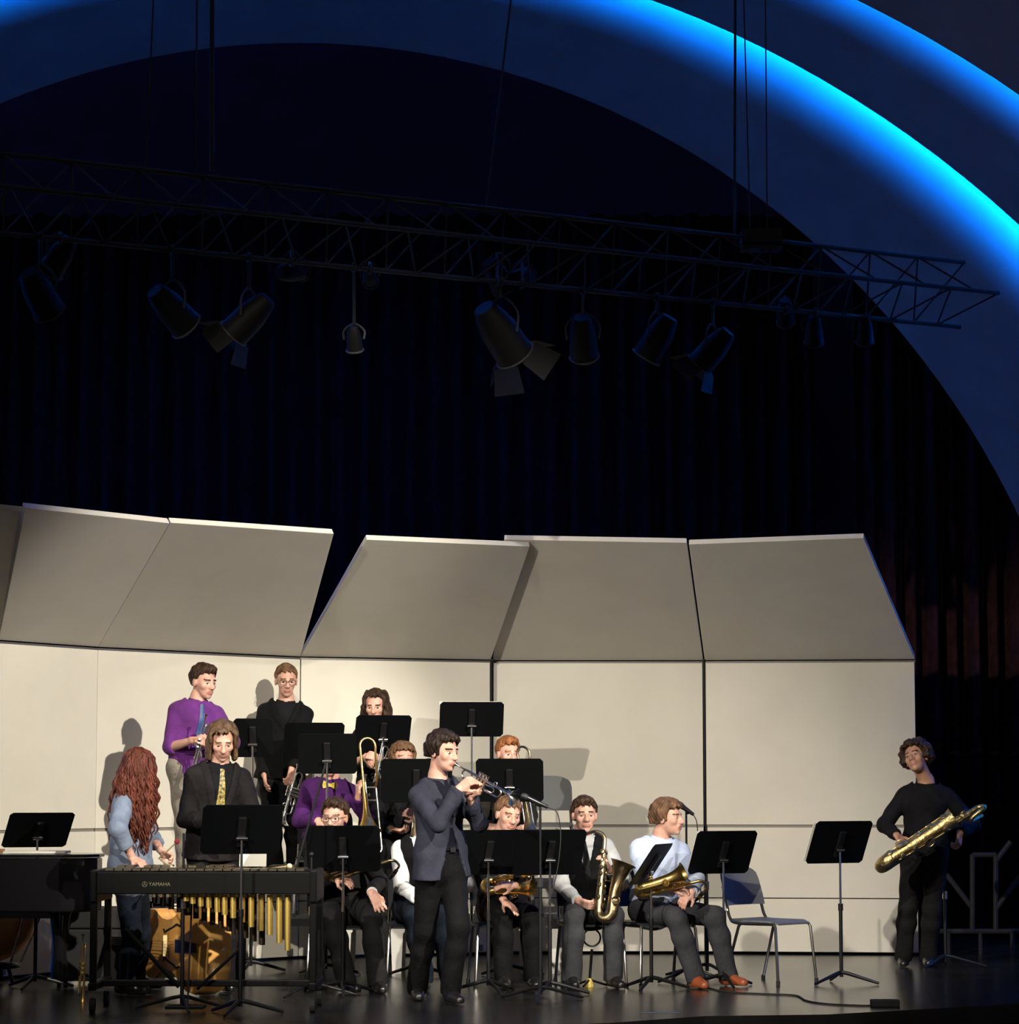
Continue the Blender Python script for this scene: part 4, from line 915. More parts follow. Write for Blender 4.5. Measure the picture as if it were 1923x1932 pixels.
PP['tiepat'] = person('tall person with chin-length hair in charcoal suit and gold patterned tie behind the vibraphone', 19.02, 0, (414, 1441, -.03), (402, 1588, .02), (420, 1394, -.09), (.16, -.86, -.44), (.34, -.94),
    (394, 1550, -.28), (440, 1550, -.24), (336, 1545, -.02), (482, 1540, .02), (388, None, 19.05), (425, None, 19.08), ht=1.87, bulk=.95, top=K_BLACK2, under=K_BLACKSH, trousers=K_BLACK2, vopen=.28, hem=.05,
    hand_r=dict(d=(.8, -.4, -.2), n=(0, .6, -.6), curl=.7), hand_l=dict(d=(.1, -.6, -.6), n=(0, .6, -.6), curl=.7), hair=dict(style='chin', mat=H_LBROWN, vol=.012, amp=.003, fringe=.07), tie=K_GOLDTIE)
PP['purple'] = person('standing person in bright purple shirt and blue tie with trumpet held at the waist', 20.60, .61, (373, 1323, 0), (360, 1440, 0), (384, 1283, -.02), (.70, -.68, -.20), (.45, -.9),
    (363, 1397, -.28), (398, 1404, -.26), (303, 1402, -.02), (432, 1395, -.05), (350, 1662), (378, 1662), ht=1.74, top=K_PURPLE, trousers=K_KHAKI, sleeve=.18, bulk=1.0,
    hand_r=dict(d=(.8, -.45, -.05), n=(.2, .6, .5), curl=1.0), hand_l=dict(d=(-.4, -.5, .2), n=(-.2, .7, .1), curl=1.1), hair=dict(style='short', mat=H_DKBROWN, vol=.013, amp=.004, fringe=.058, quiff=True), tie=K_BLUETIE, belt=True)
PP['tall'] = person('tall standing person with glasses in black suit holding a trumpet pointing down', 22.15, .66, (540, 1325, 0), (530, 1444, 0), (540, 1281, -.03), (.20, -.95, -.20), (.08, -1),
    (499, 1462, -.12), (551, 1452, -.32), (478, 1400, .2), (600, 1425, -.02), (517, None, 22.15), (556, None, 22.18), ht=1.80, top=K_BLACK, under=K_BLACKSH, trousers=K_BLACK, vopen=.55,
    hand_r=dict(curl=.4, n=(1, 0, 0)), hand_l=dict(d=(-.1, -.5, -.8), n=(-.6, .5, 0), curl=1.1), hair=dict(style='short', mat=H_BROWN, vol=.010, amp=.003, fringe=.058), glasses=True)
PP['girl'] = person('standing person with long dark wavy hair behind a back-row music stand', 22.15, .66, (710, 1370, 0), (712, 1470, 0), (708, 1328, -.04), (-.10, -.95, -.28), (-.05, -1),
    (690, 1428, -.30), (716, 1432, -.30), (655, 1440, 0), (760, 1440, 0), (700, None, 22.15), (726, None, 22.15), ht=1.62, shw=.150, top=K_BLACKSH, trousers=K_BLACK, sleeve=.45,
    hand_r=dict(d=(.5, -.5, -.5), n=(.4, .5, -.1), curl=.9), hand_l=dict(d=(-.4, -.5, .2), n=(-.4, .5, 0), curl=1.0), hair=dict(style='long', mat=H_DKBROWN, vol=.012, amp=.005, fringe=.07))
PP['bow'] = person('seated person in deep purple shirt with yellow bow tie, face hidden behind music stands', 21.35, .41, (624, 1470, 0), (612, 1590, .05), (624, 1430, -.02), (0, -1, -.1), (.05, -1),
    (600, 1548, -.34), (676, 1505, -.34), (545, 1550, -.02), (700, 1560, -.02), (596, None, 20.98), (640, None, 20.98), (590, 1500, -.7), (650, 1500, -.7), top=K_PURPLE2, trousers=K_BLACK, seated=True,
    hand_r=dict(d=(.6, -.5, -.3), n=(0, .5, -.7), curl=.7), hand_l=dict(d=(0, -.3, .9), n=(.7, .3, 0), curl=1.0), hair=dict(style='short', mat=H_BROWN), bow=K_YELLOW)
PP['brown'] = person('seated person with brown hair peering over a music stand left of the trumpet soloist', 21.35, .41, (756, 1470, 0), (744, 1590, .05), (760, 1430, -.02), (.28, -.95, .02), (.1, -1),
    (738, 1564, -.34), (790, 1545, -.34), (694, 1565, -.05), (815, 1565, 0), (735, None, 20.98), (775, None, 20.98), (725, 1500, -.7), (780, 1500, -.7), top=K_BLACK, under=K_BLACKSH, trousers=K_BLACK, seated=True, cuff=K_TEAL, vopen=.5,
    hand_r=dict(d=(.85, -.3, -.2), n=(0, .3, .8), curl=.9), hand_l=dict(d=(-.4, -.4, .3), n=(-.5, .4, 0), curl=1.0), hair=dict(style='mop', mat=H_BROWN, vol=.012, amp=.003, fringe=.05, ycut=.03))
PP['ginger'] = person('seated person with ginger hair peering over a music stand right of the trumpet soloist', 21.35, .41, (955, 1464, 0), (958, 1588, .05), (959, 1419, -.02), (.36, -.9, -.1), (.12, -1),
    (925, 1560, -.34), (998, 1584, -.36), (895, 1560, -.02), (1030, 1570, -.02), (940, None, 20.98), (985, None, 20.98), (935, 1500, -.7), (990, 1500, -.7), top=K_TAUPE, under=K_BLACKSH, trousers=K_BLACK, seated=True,
    hand_r=dict(d=(.6, -.5, 0), n=(0, .5, -.7), curl=.9), hand_l=dict(d=(-.3, -.4, .75), n=(-.5, .5, 0), curl=1.0), hair=dict(style='short', mat=H_GINGER, vol=.012, amp=.003, fringe=.056, quiff=True))

# ------------------------------------------------------------------ instruments in hand
q = PP['solo']; mo = q['hp'](0, .112, -.060); be = P(962, 1500, 17.70); be = mo + nrm(be - mo) * .485
trumpet('shiny trumpet blown by the soloist in the navy blazer', mo, be, (0, .1, 1), M_SILVER)
trumpet('silver trumpet held upright against a bright purple shirt', P(389, 1347, 20.28), P(389, 1347, 20.28) + nrm(P(362, 1455, 20.30) - P(389, 1347, 20.28)) * .485, (-.2, -1, 0), M_SILVER)
trumpet('silver trumpet pointing down in front of the tall black suit', P(562, 1442, 21.79), P(562, 1442, 21.79) + nrm(P(533, 1545, 21.75) - P(562, 1442, 21.79)) * .485, (-.9, -.4, 0), M_SILVER)
trumpet('silver trumpet held below a back-row music stand by a long-haired player', P(724, 1392, 21.82), P(724, 1392, 21.82) + nrm(P(700, 1500, 21.76) - P(724, 1392, 21.82)) * .485, (-.7, -.6, 0), M_SILVER)
saxophone('large dull brass baritone saxophone slung diagonally across a black shirt', P(1840, 1527, 21.10), P(1650, 1645, 20.98), (-.05, -.97, .22), 'bari', M_OLDBRASS2)
saxophone('shiny gold alto saxophone resting across grey trousers', P(1312, 1664, 19.28), P(1198, 1692, 19.30), (0, -.75, .65), 'alto', M_BRASS)
saxophone('dull worn tenor saxophone held upright against a black vest', P(1141, 1592, 19.42), P(1127, 1742, 19.30), (.92, -.38, 0), 'tenor', M_OLDBRASS)
saxophone('brass alto saxophone lying flat under crossed hands', P(1020, 1645, 19.28), P(906, 1664, 19.36), (0, -.55, -.83), 'alto', M_BRASS)
saxophone('brass saxophone lying across the lap of the player with glasses', P(728, 1626, 18.98), P(612, 1664, 19.02), (.1, -.8, .6), 'alto', M_OLDBRASS)
trombone('brass trombone standing upright beside the purple shirt and yellow bow tie', P(688, 1462, 21.0), P(702, 1610, 20.85), (-1, -.3, 0))
trombone('coppery trombone held upright left of the trumpet soloist', P(786, 1498, 20.95), P(768, 1650, 20.80), (-.8, -.6, 0), M_OLDBRASS)
trombone('brass trombone held upright behind the saxophonist with crossed hands', P(978, 1478, 20.98), P(1005, 1640, 20.80), (-.8, -.6, 0), M_OLDBRASS)

# ------------------------------------------------------------------ chairs
def under_person(key, label, z0=0.0, shell=M_SEATD, back=.06):
    q = PP[key]; F = q['F']; loc = np.array([q['P'][0], q['P'][1], z0]) + np.array([F[0], F[1], 0]) * back
    return chair(label, loc, math.atan2(F[0], -F[1]), shell)
under_person('alto', 'dark chair under the person in the pale blue shirt'); under_person('vest', 'dark chair under the person in the black vest with the upright saxophone')
under_person('clasp', 'dark chair under the person with crossed hands'); under_person('specs', 'dark chair under the seated person with glasses')
under_person('sleeve', 'dark chair under the person with the white sleeve')
under_person('bow', 'dark chair on the riser under the yellow bow tie', .41); under_person('brown', 'dark chair on the riser under the brown-haired trombone player', .41); under_person('ginger', 'dark chair on the riser under the ginger trombone player', .41)
e = P(1452, 1725, 20.0); chair('empty grey plastic chair beside the person in the pale blue shirt', (e[0], 20.0, 0), math.radians(47), M_SEAT)
e = P(1030, 1490, 22.15); chair('empty grey chair on the high riser behind the ginger trombone player', (e[0], 22.12, .66), 0.0, M_SEAT)

# ------------------------------------------------------------------ music stands
music_stand('black music stand in front of the vibraphone', 456, 1565, 17.15, 14, 25, spin=15)
music_stand('black music stand standing alone left of the baritone saxophonist', 1584, 1589, 19.80, 30, 26, spin=-20, paper=('cream sheet music on the lone stand near the baritone saxophonist', .46, .30, -.035, .0))
music_stand('black music stand right of the person in pale blue, in front of the empty chair', 1364, 1608, 19.55, 28, 26, spin=40, paper=('cream sheet music on the stand before the empty grey chair', .44, .30, -.03, .01))
music_stand('black music stand turned edge-on before the person in pale blue', 1229, 1630, 19.25, 72, 34, spin=10)
music_stand('black music stand before the person in the black vest', 1037, 1608, 18.75, 22, 24, spin=10)
music_stand('black music stand just right of the soloist, before the player with crossed hands', 921, 1608, 18.95, 24, 24, spin=50)
music_stand('black music stand hiding the lap of the seated player with glasses', 648, 1601, 18.80, -2, 22, spin=35)
music_stand('black music stand directly left of the soloist, hiding a brown-haired player', 786, 1473, 20.55, 2, 15, w_=.53)
music_stand('black music stand directly right of the soloist, hiding a ginger player', 962, 1472, 20.55, -3, 18)
music_stand('black music stand hiding the hands of the tall player in black suit', 591, 1407, 21.84, 14, 22, w_=.48, h=.39, z0=.66, spin=0)
music_stand('black music stand hiding the face above the yellow bow tie', 618, 1422, 20.70, -3, 16, w_=.44, h=.31)
music_stand('dark music stand before the long-haired back-row player', 722, 1382, 21.84, 16, 24, w_=.45, h=.295, z0=.66, pole=M_CHROME)
music_stand('unused high music stand above the soloist', 890, 1357, 21.95, 6, 20, z0=.66, w_=.51, h=.29, pole=M_CHROME, paper=('cream sheet music on the unused high stand', .46, .26, -.03, .015))
music_stand('dark music stand between the purple-shirted and the tall black-suited trumpeter', 478, 1392, 21.05, -4, 12, w_=.30, h=.30)
music_stand('black tilted music stand behind the grand piano', 72, 1566, 19.34, 24, 48, w_=.46, h=.36)

# ------------------------------------------------------------------ microphones
mic_stand('straight black microphone stand right of the soloist', 1020, 1517, 1888, (983, 1500, 1034, 1523), miclabel='black microphone pointed at the soloist\'s trumpet', spin=25, cable=[(1034, 1523, 0), (1052, 1535, -.03), (1058, 1580, -.05), (1050, 1650, -.04), (1030, 1720, -.03)])
mic_stand('straight black microphone stand in front of the person in pale blue', 1297, 1531, 1852, (1278, 1515, 1309, 1537), miclabel='black microphone beside the face of the person in pale blue', spin=-15, cable=[(1309, 1537, 0), (1316, 1560, -.02), (1318, 1640, -.03), (1322, 1690, -.03), (1306, 1750, -.02)])
mic_stand('thin microphone stand beside the baritone saxophonist', 1785, 1598, 1825, D=None, spin=-10)
mic_stand('black boom stand behind the music stand of the player with glasses', 586, 1612, 1880, boom=(556, 1650, 615, 1440), spin=0)
mic_stand('bare black pole stand behind the stand before the empty chair', 1335, 1557, 1842, spin=60)
mic_stand('black pole stand rising in front of the vibraphone', 343, 1572, 1907, spin=45)

# ================================================================== VIBRAPHONE
up = np.array([0, 0, 1.0])
M_VFRAME = mat('vibraphone_frame', (.003, .003, .0028), .45, spec=.14); M_GOLDTUBE = mat('gold_resonator', (.72, .52, .14), .38, .85); M_SHADETUBE = mat('shaded_resonator', (.05, .035, .02), .4, .6); M_BAR = mat('silver_gold_bars', (.16, .14, .09), .35, 1.0)  # rear resonators are gold tubes with their shade put into the colour
FD, BD = 17.28, 17.92
xl, xr = P(180, 1700, FD)[0], P(588, 1700, FD)[0]
vib = thing('vibraphone', 'black vibraphone with a row of gold resonator tubes at the front left', 'vibraphone', ((xl + xr) / 2, (FD + BD) / 2, 0))
zt, zb = P(300, 1645, FD)[2], P(300, 1687, FD)[2]
for D_, nm in ((FD, 'front_rail'), (BD, 'rear_rail')):
    MB().box(((xl + xr) / 2, D_, (zt + zb) / 2), (xr - xl, .035, zt - zb)).build(nm, M_VFRAME, vib, bevel=.006)
for x in (xl - .01, xr + .01):
    MB().box((x, (FD + BD) / 2, zt - .09), (.045, BD - FD + .05, .20)).build('end_block', M_VFRAME, vib, bevel=.01)
    MB().box((x, (FD + BD) / 2, .16), (.05, BD - FD + .06, .05)).build('foot_rail', M_VFRAME, vib, bevel=.008)
    for D_ in (FD + .02, BD - .02):
        l_ = MB().box((x, D_, (zt - .18 + .16) / 2 + .01), (.042, .05, zt - .18 - .14)).build('leg', M_VFRAME, vib, bevel=.006)
        MB().tube([(x, D_, .135), (x, D_, .085)], .012, 8).build('caster_stem', M_CHROME, l_)
        cs = MB().disc((x - .016, D_ - .01, .045), (1, 0, 0), .045, .032, 16).build('caster', M_RUBBER, vib)
        MB().disc((x - .019, D_ - .01, .045), (1, 0, 0), .020, .038, 12).build('caster_hub', M_CHROME, cs)
MB().box(((xl + xr) / 2, (FD + BD) / 2, .16), (xr - xl, .05, .04)).build('stretcher', M_VFRAME, vib, bevel=.006)
MB().tube([P(236, 1752, FD + .2), P(338, 1862, FD + .25)], .014, 8).build('brace', M_VFRAME, vib)
MB().tube([P(372, 1866, FD + .25), P(452, 1790, FD + .2)], .011, 8).build('brace', M_VFRAME, vib)
MB().box((P(350, 1880, FD)[0], FD + .02, .035), (.24, .16, .02)).build('pedal', M_VFRAME, vib, bevel=.004)
MB().tube([(P(350, 1880, FD)[0], FD + .12, .04), (P(350, 1880, FD)[0], FD + .30, zb)], .006, 8).build('pedal_rod', M_BLACKMETAL, vib)
n_nat = 22; stepx = (xr - xl - .09) / n_nat
m0 = MB().box((0, 0, 0), (1, 1, .012)).build('bar', M_BAR, vib); m0.location = (0, 0, 0)
def place_bar(o, x, y, z, w_, l_):
    o.location = np.array([x, y, z]) - np.array(vib['wloc']); o.scale = (w_, l_, 1)
first = True
me_ = m0.data
co = np.array([q.co[:] for q in me_.vertices]) + np.array(vib['wloc']); me_.vertices.foreach_set('co', co.astype(np.float32).ravel())
for i in range(n_nat):
    o = m0 if i == 0 else m0.copy()
    if i: C.objects.link(o)
    place_bar(o, xl + .045 + stepx * (i + .5), FD + .20, zt + .012, stepx * .86, .40 - .14 * (1 - i / n_nat))
    if i % 7 not in (2, 6) and i < n_nat - 1:
        o = m0.copy(); C.objects.link(o); place_bar(o, xl + .045 + stepx * (i + 1), FD + .50, zt + .022, stepx * .86, .34 - .10 * (1 - i / n_nat))
RX = [351, 364, 379, 394, 410, 424, 440, 457, 474, 492, 509, 527, 543]; RB = [1700, 1705, 1710, 1713, 1721, 1726, 1732, 1740, 1749, 1756, 1764, 1779, 1793]
for x, y in zip(RX, RB):
    a = P(x, 1688, FD + .06); b_ = P(x, y, FD + .06); t0 = a.copy(); t0[2] = zt - .02
    o = MB().tube([b_, (a[0], a[1], a[2])], .0188, 12).build('resonator_tube', M_GOLDTUBE, vib); MB().tube([a, t0], .013, 10).build('resonator_neck', M_GOLDTUBE, o)
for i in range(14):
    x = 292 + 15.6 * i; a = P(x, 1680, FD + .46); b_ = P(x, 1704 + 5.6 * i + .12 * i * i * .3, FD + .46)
    MB().tube([b_, a], .019, 10).build('rear_resonator', M_SHADETUBE, vib)
for x in (291, 304, 317):
    a = P(x, 1690, FD - .02); MB().disc(a, (0, -1, 0), .011, .012, 10).build('frame_knob', M_OLDBRASS, vib)
def lettering(txt, c, h, mt, parent, u=(1, 0, 0), v=(0, 0, 1)):
    cu = bpy.data.curves.new('lettering', 'FONT'); cu.body = txt; cu.size = h / .72; cu.extrude = .0006; cu.align_x = 'CENTER'; cu.align_y = 'CENTER'
    o = bpy.data.objects.new('lettering', cu); C.objects.link(o); dg = bpy.context.evaluated_depsgraph_get()
    me = bpy.data.meshes.new_from_object(o.evaluated_get(dg)); bpy.data.objects.remove(o); me.materials.clear(); me.materials.append(mt)
    r_ = bpy.data.objects.new('lettering', me); C.objects.link(r_); r_.parent = parent
    n_ = np.cross(u, v); r_.matrix_local = Matrix([(u[0], v[0], n_[0], 0), (u[1], v[1], n_[1], 0), (u[2], v[2], n_[2], 0), (0, 0, 0, 1)])
    r_.location = np.asarray(c) - np.array(parent['wloc']); return r_
M_PRINT = mat('gold_print', (.20, .17, .10), .5)
c = P(301, 1668.5, FD - .0185); lettering('YAMAHA', c, .0235, M_PRINT, vib)
c = P(273, 1668.5, FD - .018)
mb = MB().torus(c, (0, -1, 0), .0155, .0016, 21, 5)
for i in range(3):
    g = math.radians(90 + 120 * i); d = np.array([math.cos(g), 0, math.sin(g)]); mb.box(c + d * .0085, (.003, .002, .015), np.array([np.cross((0, 1, 0), d), (0, 1, 0), d]).T)
mb.build('emblem', M_PRINT, vib)
# things lying on it
o = P(476, 1627, 17.5); mb = MB(); R = np.array([(1, 0, 0), (0, .25, .97), (0, -.97, .25)]).T
mb.prism([(-.085, -.06), (.085, -.06), (.085, .055), (-.085, .055)], .006, (o[0], 17.55, zt + .085), (1, 0, 0), nrm((0, .22, 1))); solo(mb, 'white_score', M_PAPER, (o[0], 17.55, zt + .02), 'small white score propped on the vibraphone behind its music stand', 'sheet music')
M_STICK = mat('birch_stick', (.62, .47, .24), .5); M_MAROON = cloth('maroon_yarn', (.16, .012, .02)); M_CREAMY = cloth('cream_yarn', (.62, .55, .38))
def mallet(a, b_, head, label, D0, D1):
    a, b_ = P(*a, D0), P(*b_, D1); t = thing('mallet', label, 'mallet', a, group='vibraphone mallets')
    MB().tube([a, b_], .0055, 8).build('stick', M_STICK, t); MB().ball(b_, .019, 8, sc=(1, 1, .9)).build('mallet_head', head, t)
mallet((222, 1641), (322, 1637), M_CREAMY, 'pale birch mallet laid along the vibraphone in a right hand', 18.18, 17.72)
mallet((300, 1620), (334, 1588), M_MAROON, 'mallet with maroon head raised beside the charcoal suit', 18.6, 18.45)
mallet((303, 1622), (333, 1642), M_MAROON, 'mallet with maroon head pointing down at the vibraphone', 18.6, 18.1)
mallet((500, 1640), (546, 1634), M_CREAMY, 'cream-headed mallet resting on the vibraphone bars', 17.6, 17.6)

# ================================================================== PIANO, TIMPANO, BASS
M_PIANO = mat('piano_black', (.006, .006, .007), .18, coat=.5)
po_ = [(-5.3, 18.62), (-3.02, 18.62), (-2.86, 18.68), (-2.79, 18.80), (-2.78, 18.95), (-2.84, 19.10), (-2.98, 19.18), (-3.3, 19.22), (-4.2, 19.24), (-4.6, 19.45), (-5.0, 19.8), (-5.3, 19.85)]
pn = thing('grand_piano', 'black grand piano entering at the left picture edge', 'piano', (-4.1, 19.0, 0))
MB().prism(po_, .36, (0, 0, .735), (1, 0, 0), (0, 1, 0)).build('case', M_PIANO, pn, bevel=.012)
MB().prism([(x * 1.0 + (.015 if x > -4 else -.01), y + (-.015 if y < 18.9 else .012)) for x, y in po_], .022, (0, 0, .930), (1, 0, 0), (0, 1, 0)).build('lid', M_PIANO, pn, bevel=.006)
for x, y in ((-3.05, 18.88), (-5.0, 18.85), (-5.0, 19.7)):
    l_ = MB().lathe([(.055, .10), (.06, .16), (.045, .3), (.07, .52), (.085, .56)], (x, y, 0), up, 12).build('leg', M_PIANO, pn); MB().disc((x - .012, y, .05), (1, 0, 0), .05, .025, 14).build('caster', M_OLDBRASS, l_)
MB().box((-3.9, 18.9, .53), (1.6, .10, .05)).build('beam', M_PIANO, pn)
solo(MB().box((-3.22, 18.92, .951), (.42, .25, .014)), 'paper_stack', M_PAPER, (-3.22, 18.92, .941), 'low stack of white paper on top of the grand piano', 'paper')
solo(MB().box((-3.56, 18.92, .957), (.20, .24, .026)), 'wooden_case', mat('tan_wood', (.35, .18, .07), .5), (-3.56, 18.92, .941), 'flat tan wooden box on the grand piano at the left edge', 'box', bevel=.004)
M_COPPER = mat('copper_bowl', (.85, .40, .15), .42, .7, noise=(5, (.70, .30, .10), (.90, .48, .20)))
tm = thing('timpano', 'copper timpano bowl glowing beneath the grand piano', 'timpano', (-3.66, 19.62, 0)); tc = np.array([-3.66, 19.62, 0])
MB().lathe([(0, .17), (.10, .18), (.20, .23), (.29, .34), (.335, .48), (.35, .62), (.35, .74)], tc, up, 36).build('bowl', M_COPPER, tm)
MB().lathe([(0, .745), (.35, .745), (.36, .735), (.36, .715), (.35, .71)], tc, up, 36).build('drum_head', M_WHITE, tm); MB().torus(tc + up * .72, up, .362, .012, 37, 8).build('hoop', M_CHROME, tm)
for i in range(6):
    g = math.radians(60 * i + 20); d = np.array([math.cos(g), math.sin(g), 0]); MB().tube([tc + d * .365 + up * .72, tc + d * .36 + up * .5, tc + d * .22 + up * .16], .008, 8).build('strut', M_CHROME, tm)
MB().torus(tc + up * .14, up, .2, .015, 25, 8).build('base_ring', M_BLACKMETAL, tm)
for i in range(3):
    g = math.radians(120 * i + 80); d = np.array([math.cos(g), math.sin(g), 0]); MB().tube([tc + d * .2 + up * .14, tc + d * .26 + up * .02], .014, 8).build('leg', M_BLACKMETAL, tm)

M_BASSW = mat('bass_varnish', (.80, .40, .10), .32, noise=(3, (.72, .32, .07), (.86, .48, .14), (1, 1, 6)), coat=.4)
bs0 = np.array([P(416, 1780, 18.50)[0], 18.50, .325]); ax_ = nrm((-.58, .815, 0)); nf = np.array([-ax_[1], ax_[0], 0]); nf = nf if nf[1] < 0 else -nf
bass = thing('double_bass', 'orange-brown double bass lying on its side behind the vibraphone', 'double bass', (bs0 + ax_ * .5) * [1, 1, 0])
half = [(0, .0), (.0, .13), (.03, .21), (.09, .275), (.20, .315), (.31, .30), (.40, .25), (.45, .215), (.50, .185), (.58, .170), (.66, .180), (.71, .205), (.76, .235), (.84, .235), (.93, .205), (1.0, .15), (1.05, .08), (1.08, .04)]
ol = [(a, b_) for a, b_ in half] + [(a, -b_) for a, b_ in half[::-1][:-1]]
mb = MB(); n_ = len(ol); lay = [(-.085, .985), (-.075, 1.0), (.075, 1.0), (.085, .985)]; vs = []
for dz, sc_ in lay: vs += [bs0 + ax_ * (a if sc_ == 1 else .54 + (a - .54) * sc_) + up * b_ * sc_ + nf * dz for a, b_ in ol]
fs = [(l * n_ + i, l * n_ + (i + 1) % n_, (l + 1) * n_ + (i + 1) % n_, (l + 1) * n_ + i) for l in range(3) for i in range(n_)]
for l, s_ in ((0, -1), (3, 1)):
    cidx = []
    for a in np.linspace(.06, 1.02, 9): cidx.append(len(vs)); vs.append(bs0 + ax_ * a + nf * (s_ * (.085 + .03 * math.sin(math.pi * a / 1.1))))
    k_ = len(half)
    for i in range(n_):
        a0, a1 = ol[i][0], ol[(i + 1) % n_][0]; j0 = int(np.clip(round((a0 - .06) / .12), 0, 8)); j1 = int(np.clip(round((a1 - .06) / .12), 0, 8))
        fs.append((l * n_ + i, l * n_ + (i + 1) % n_, cidx[j1], cidx[j0]) if j0 != j1 else (l * n_ + i, l * n_ + (i + 1) % n_, cidx[j0]))
mb.add(vs, fs, True); mb.build('body', M_BASSW, bass)
ff = bs0 + nf * .12
mb = MB().prism([(.12, -.03), (.12, .03), (.40, .045), (.40, -.045)], .012, ff, ax_, up); mb.build('tailpiece', M_EBON, bass)
mb = MB().prism([(.49, -.07), (.49, .07), (.505, .05), (.505, -.05)], .03, ff + nf * .03, ax_, up); mb.build('bridge', M_STICK, bass)
MB().tube([ff + ax_ * 1.06 - nf * .03, ff + ax_ * 1.45 + nf * .0], .026, 10).build('neck', M_BASSW, bass); mb = MB().prism([(.80, -.04), (.80, .04), (1.48, .022), (1.48, -.022)], .014, ff + nf * .028, ax_, up); mb.build('fingerboard', M_EBON, bass)
sc_ = MB().lathe([(.03, 0), (.035, .12), (.02, .2), (.0, .22)], ff + ax_ * 1.45, ax_, 10).build('scroll', M_BASSW, bass)
for i in range(4):
    MB().tube([ff + ax_ * .40 + up * (.03 - .02 * i) + nf * .01, ff + ax_ * .50 + up * (.03 - .02 * i) + nf * .052, ff + ax_ * 1.47 + up * (.015 - .01 * i) + nf * .04], .0016, 5).build('string', M_CHROME, bass)
for s_ in (-1, 1):
    mb = MB(); pts = [ff + nf * (-.018) + ax_ * a + up * (s_ * b_) for a, b_ in ((.38, .135), (.42, .145), (.47, .125), (.54, .105), (.58, .085), (.60, .105))]
    mb.tube(smoothpath(pts, 4), .007, 6); mb.build('f_hole', M_EBON, bass)
MB().tube([bs0, bs0 - ax_ * .05], .012, 8).build('endpin', M_CHROME, bass)
# brass horn left on a stand between piano and vibraphone
trumpet('brass horn standing on its bell between piano and vibraphone', P(157, 1762, 18.15), P(157, 1762, 18.15) + np.array([-.02, 0, -.485]), (.3, -1, 0), M_BRASS)

# ================================================================== TRUSS AND STAGE LAMPS
M_TRUSS = mat('dull_aluminium', (.018, .018, .021), .6, spec=.25); M_LAMP = mat('lamp_housing_black', (.003, .003, .0035), .6, spec=.12); M_LENS = mat('lamp_lens', (.10, .11, .13), .12, coat=.6)
def TDp(px): return 17.3 + 4.0 * px / 1880.0
def chord(x0, y0, x1, y1, off): return P(x0, y0, TDp(x0) + off), P(x1, y1, TDp(x1) + off)
lin = lambda x, a, b_: a[1] + (b_[1] - a[1]) * (x - a[0]) / (b_[0] - a[0])
CA, CB, CC = ((0, 290), (1820, 495)), ((0, 351), (1885, 553)), ((0, 440), (1812, 617))
tr0 = P(900, 470, TDp(900)); trs = thing('lighting_truss', 'dark triangular lighting truss hanging high over the stage', 'truss', tr0)
ends = {}
for nm, (a, b_), off in (('A', CA, .22), ('B', CB, -.10), ('C', CC, .22)):
    x0 = -260; p0 = P(x0, lin(x0, a, b_), TDp(x0) + off); p1 = P(b_[0], b_[1], TDp(b_[0]) + off); ends[nm] = (p0, p1)
    MB().tube([p0, p1], .018, 8).build('chord', M_TRUSS, trs)
nb = 19
for i in range(nb):
    t0, t1 = i / nb, (i + 1) / nb; g = lambda n_, t: ends[n_][0] * (1 - t) + ends[n_][1] * t
    for a, b_ in (('A', 'B'), ('B', 'C'), ('A', 'C')):
        MB().tube([g(a, t0), g(b_, (t0 + t1) / 2 if a + b_ != 'AC' else t0)], .008, 6).build('web_brace', M_TRUSS, trs)
        if a + b_ != 'AB': MB().tube([g(b_, t0 if a + b_ == 'AC' else (t0 + t1) / 2), g(a, t1)], .008, 6).build('web_brace', M_TRUSS, trs)
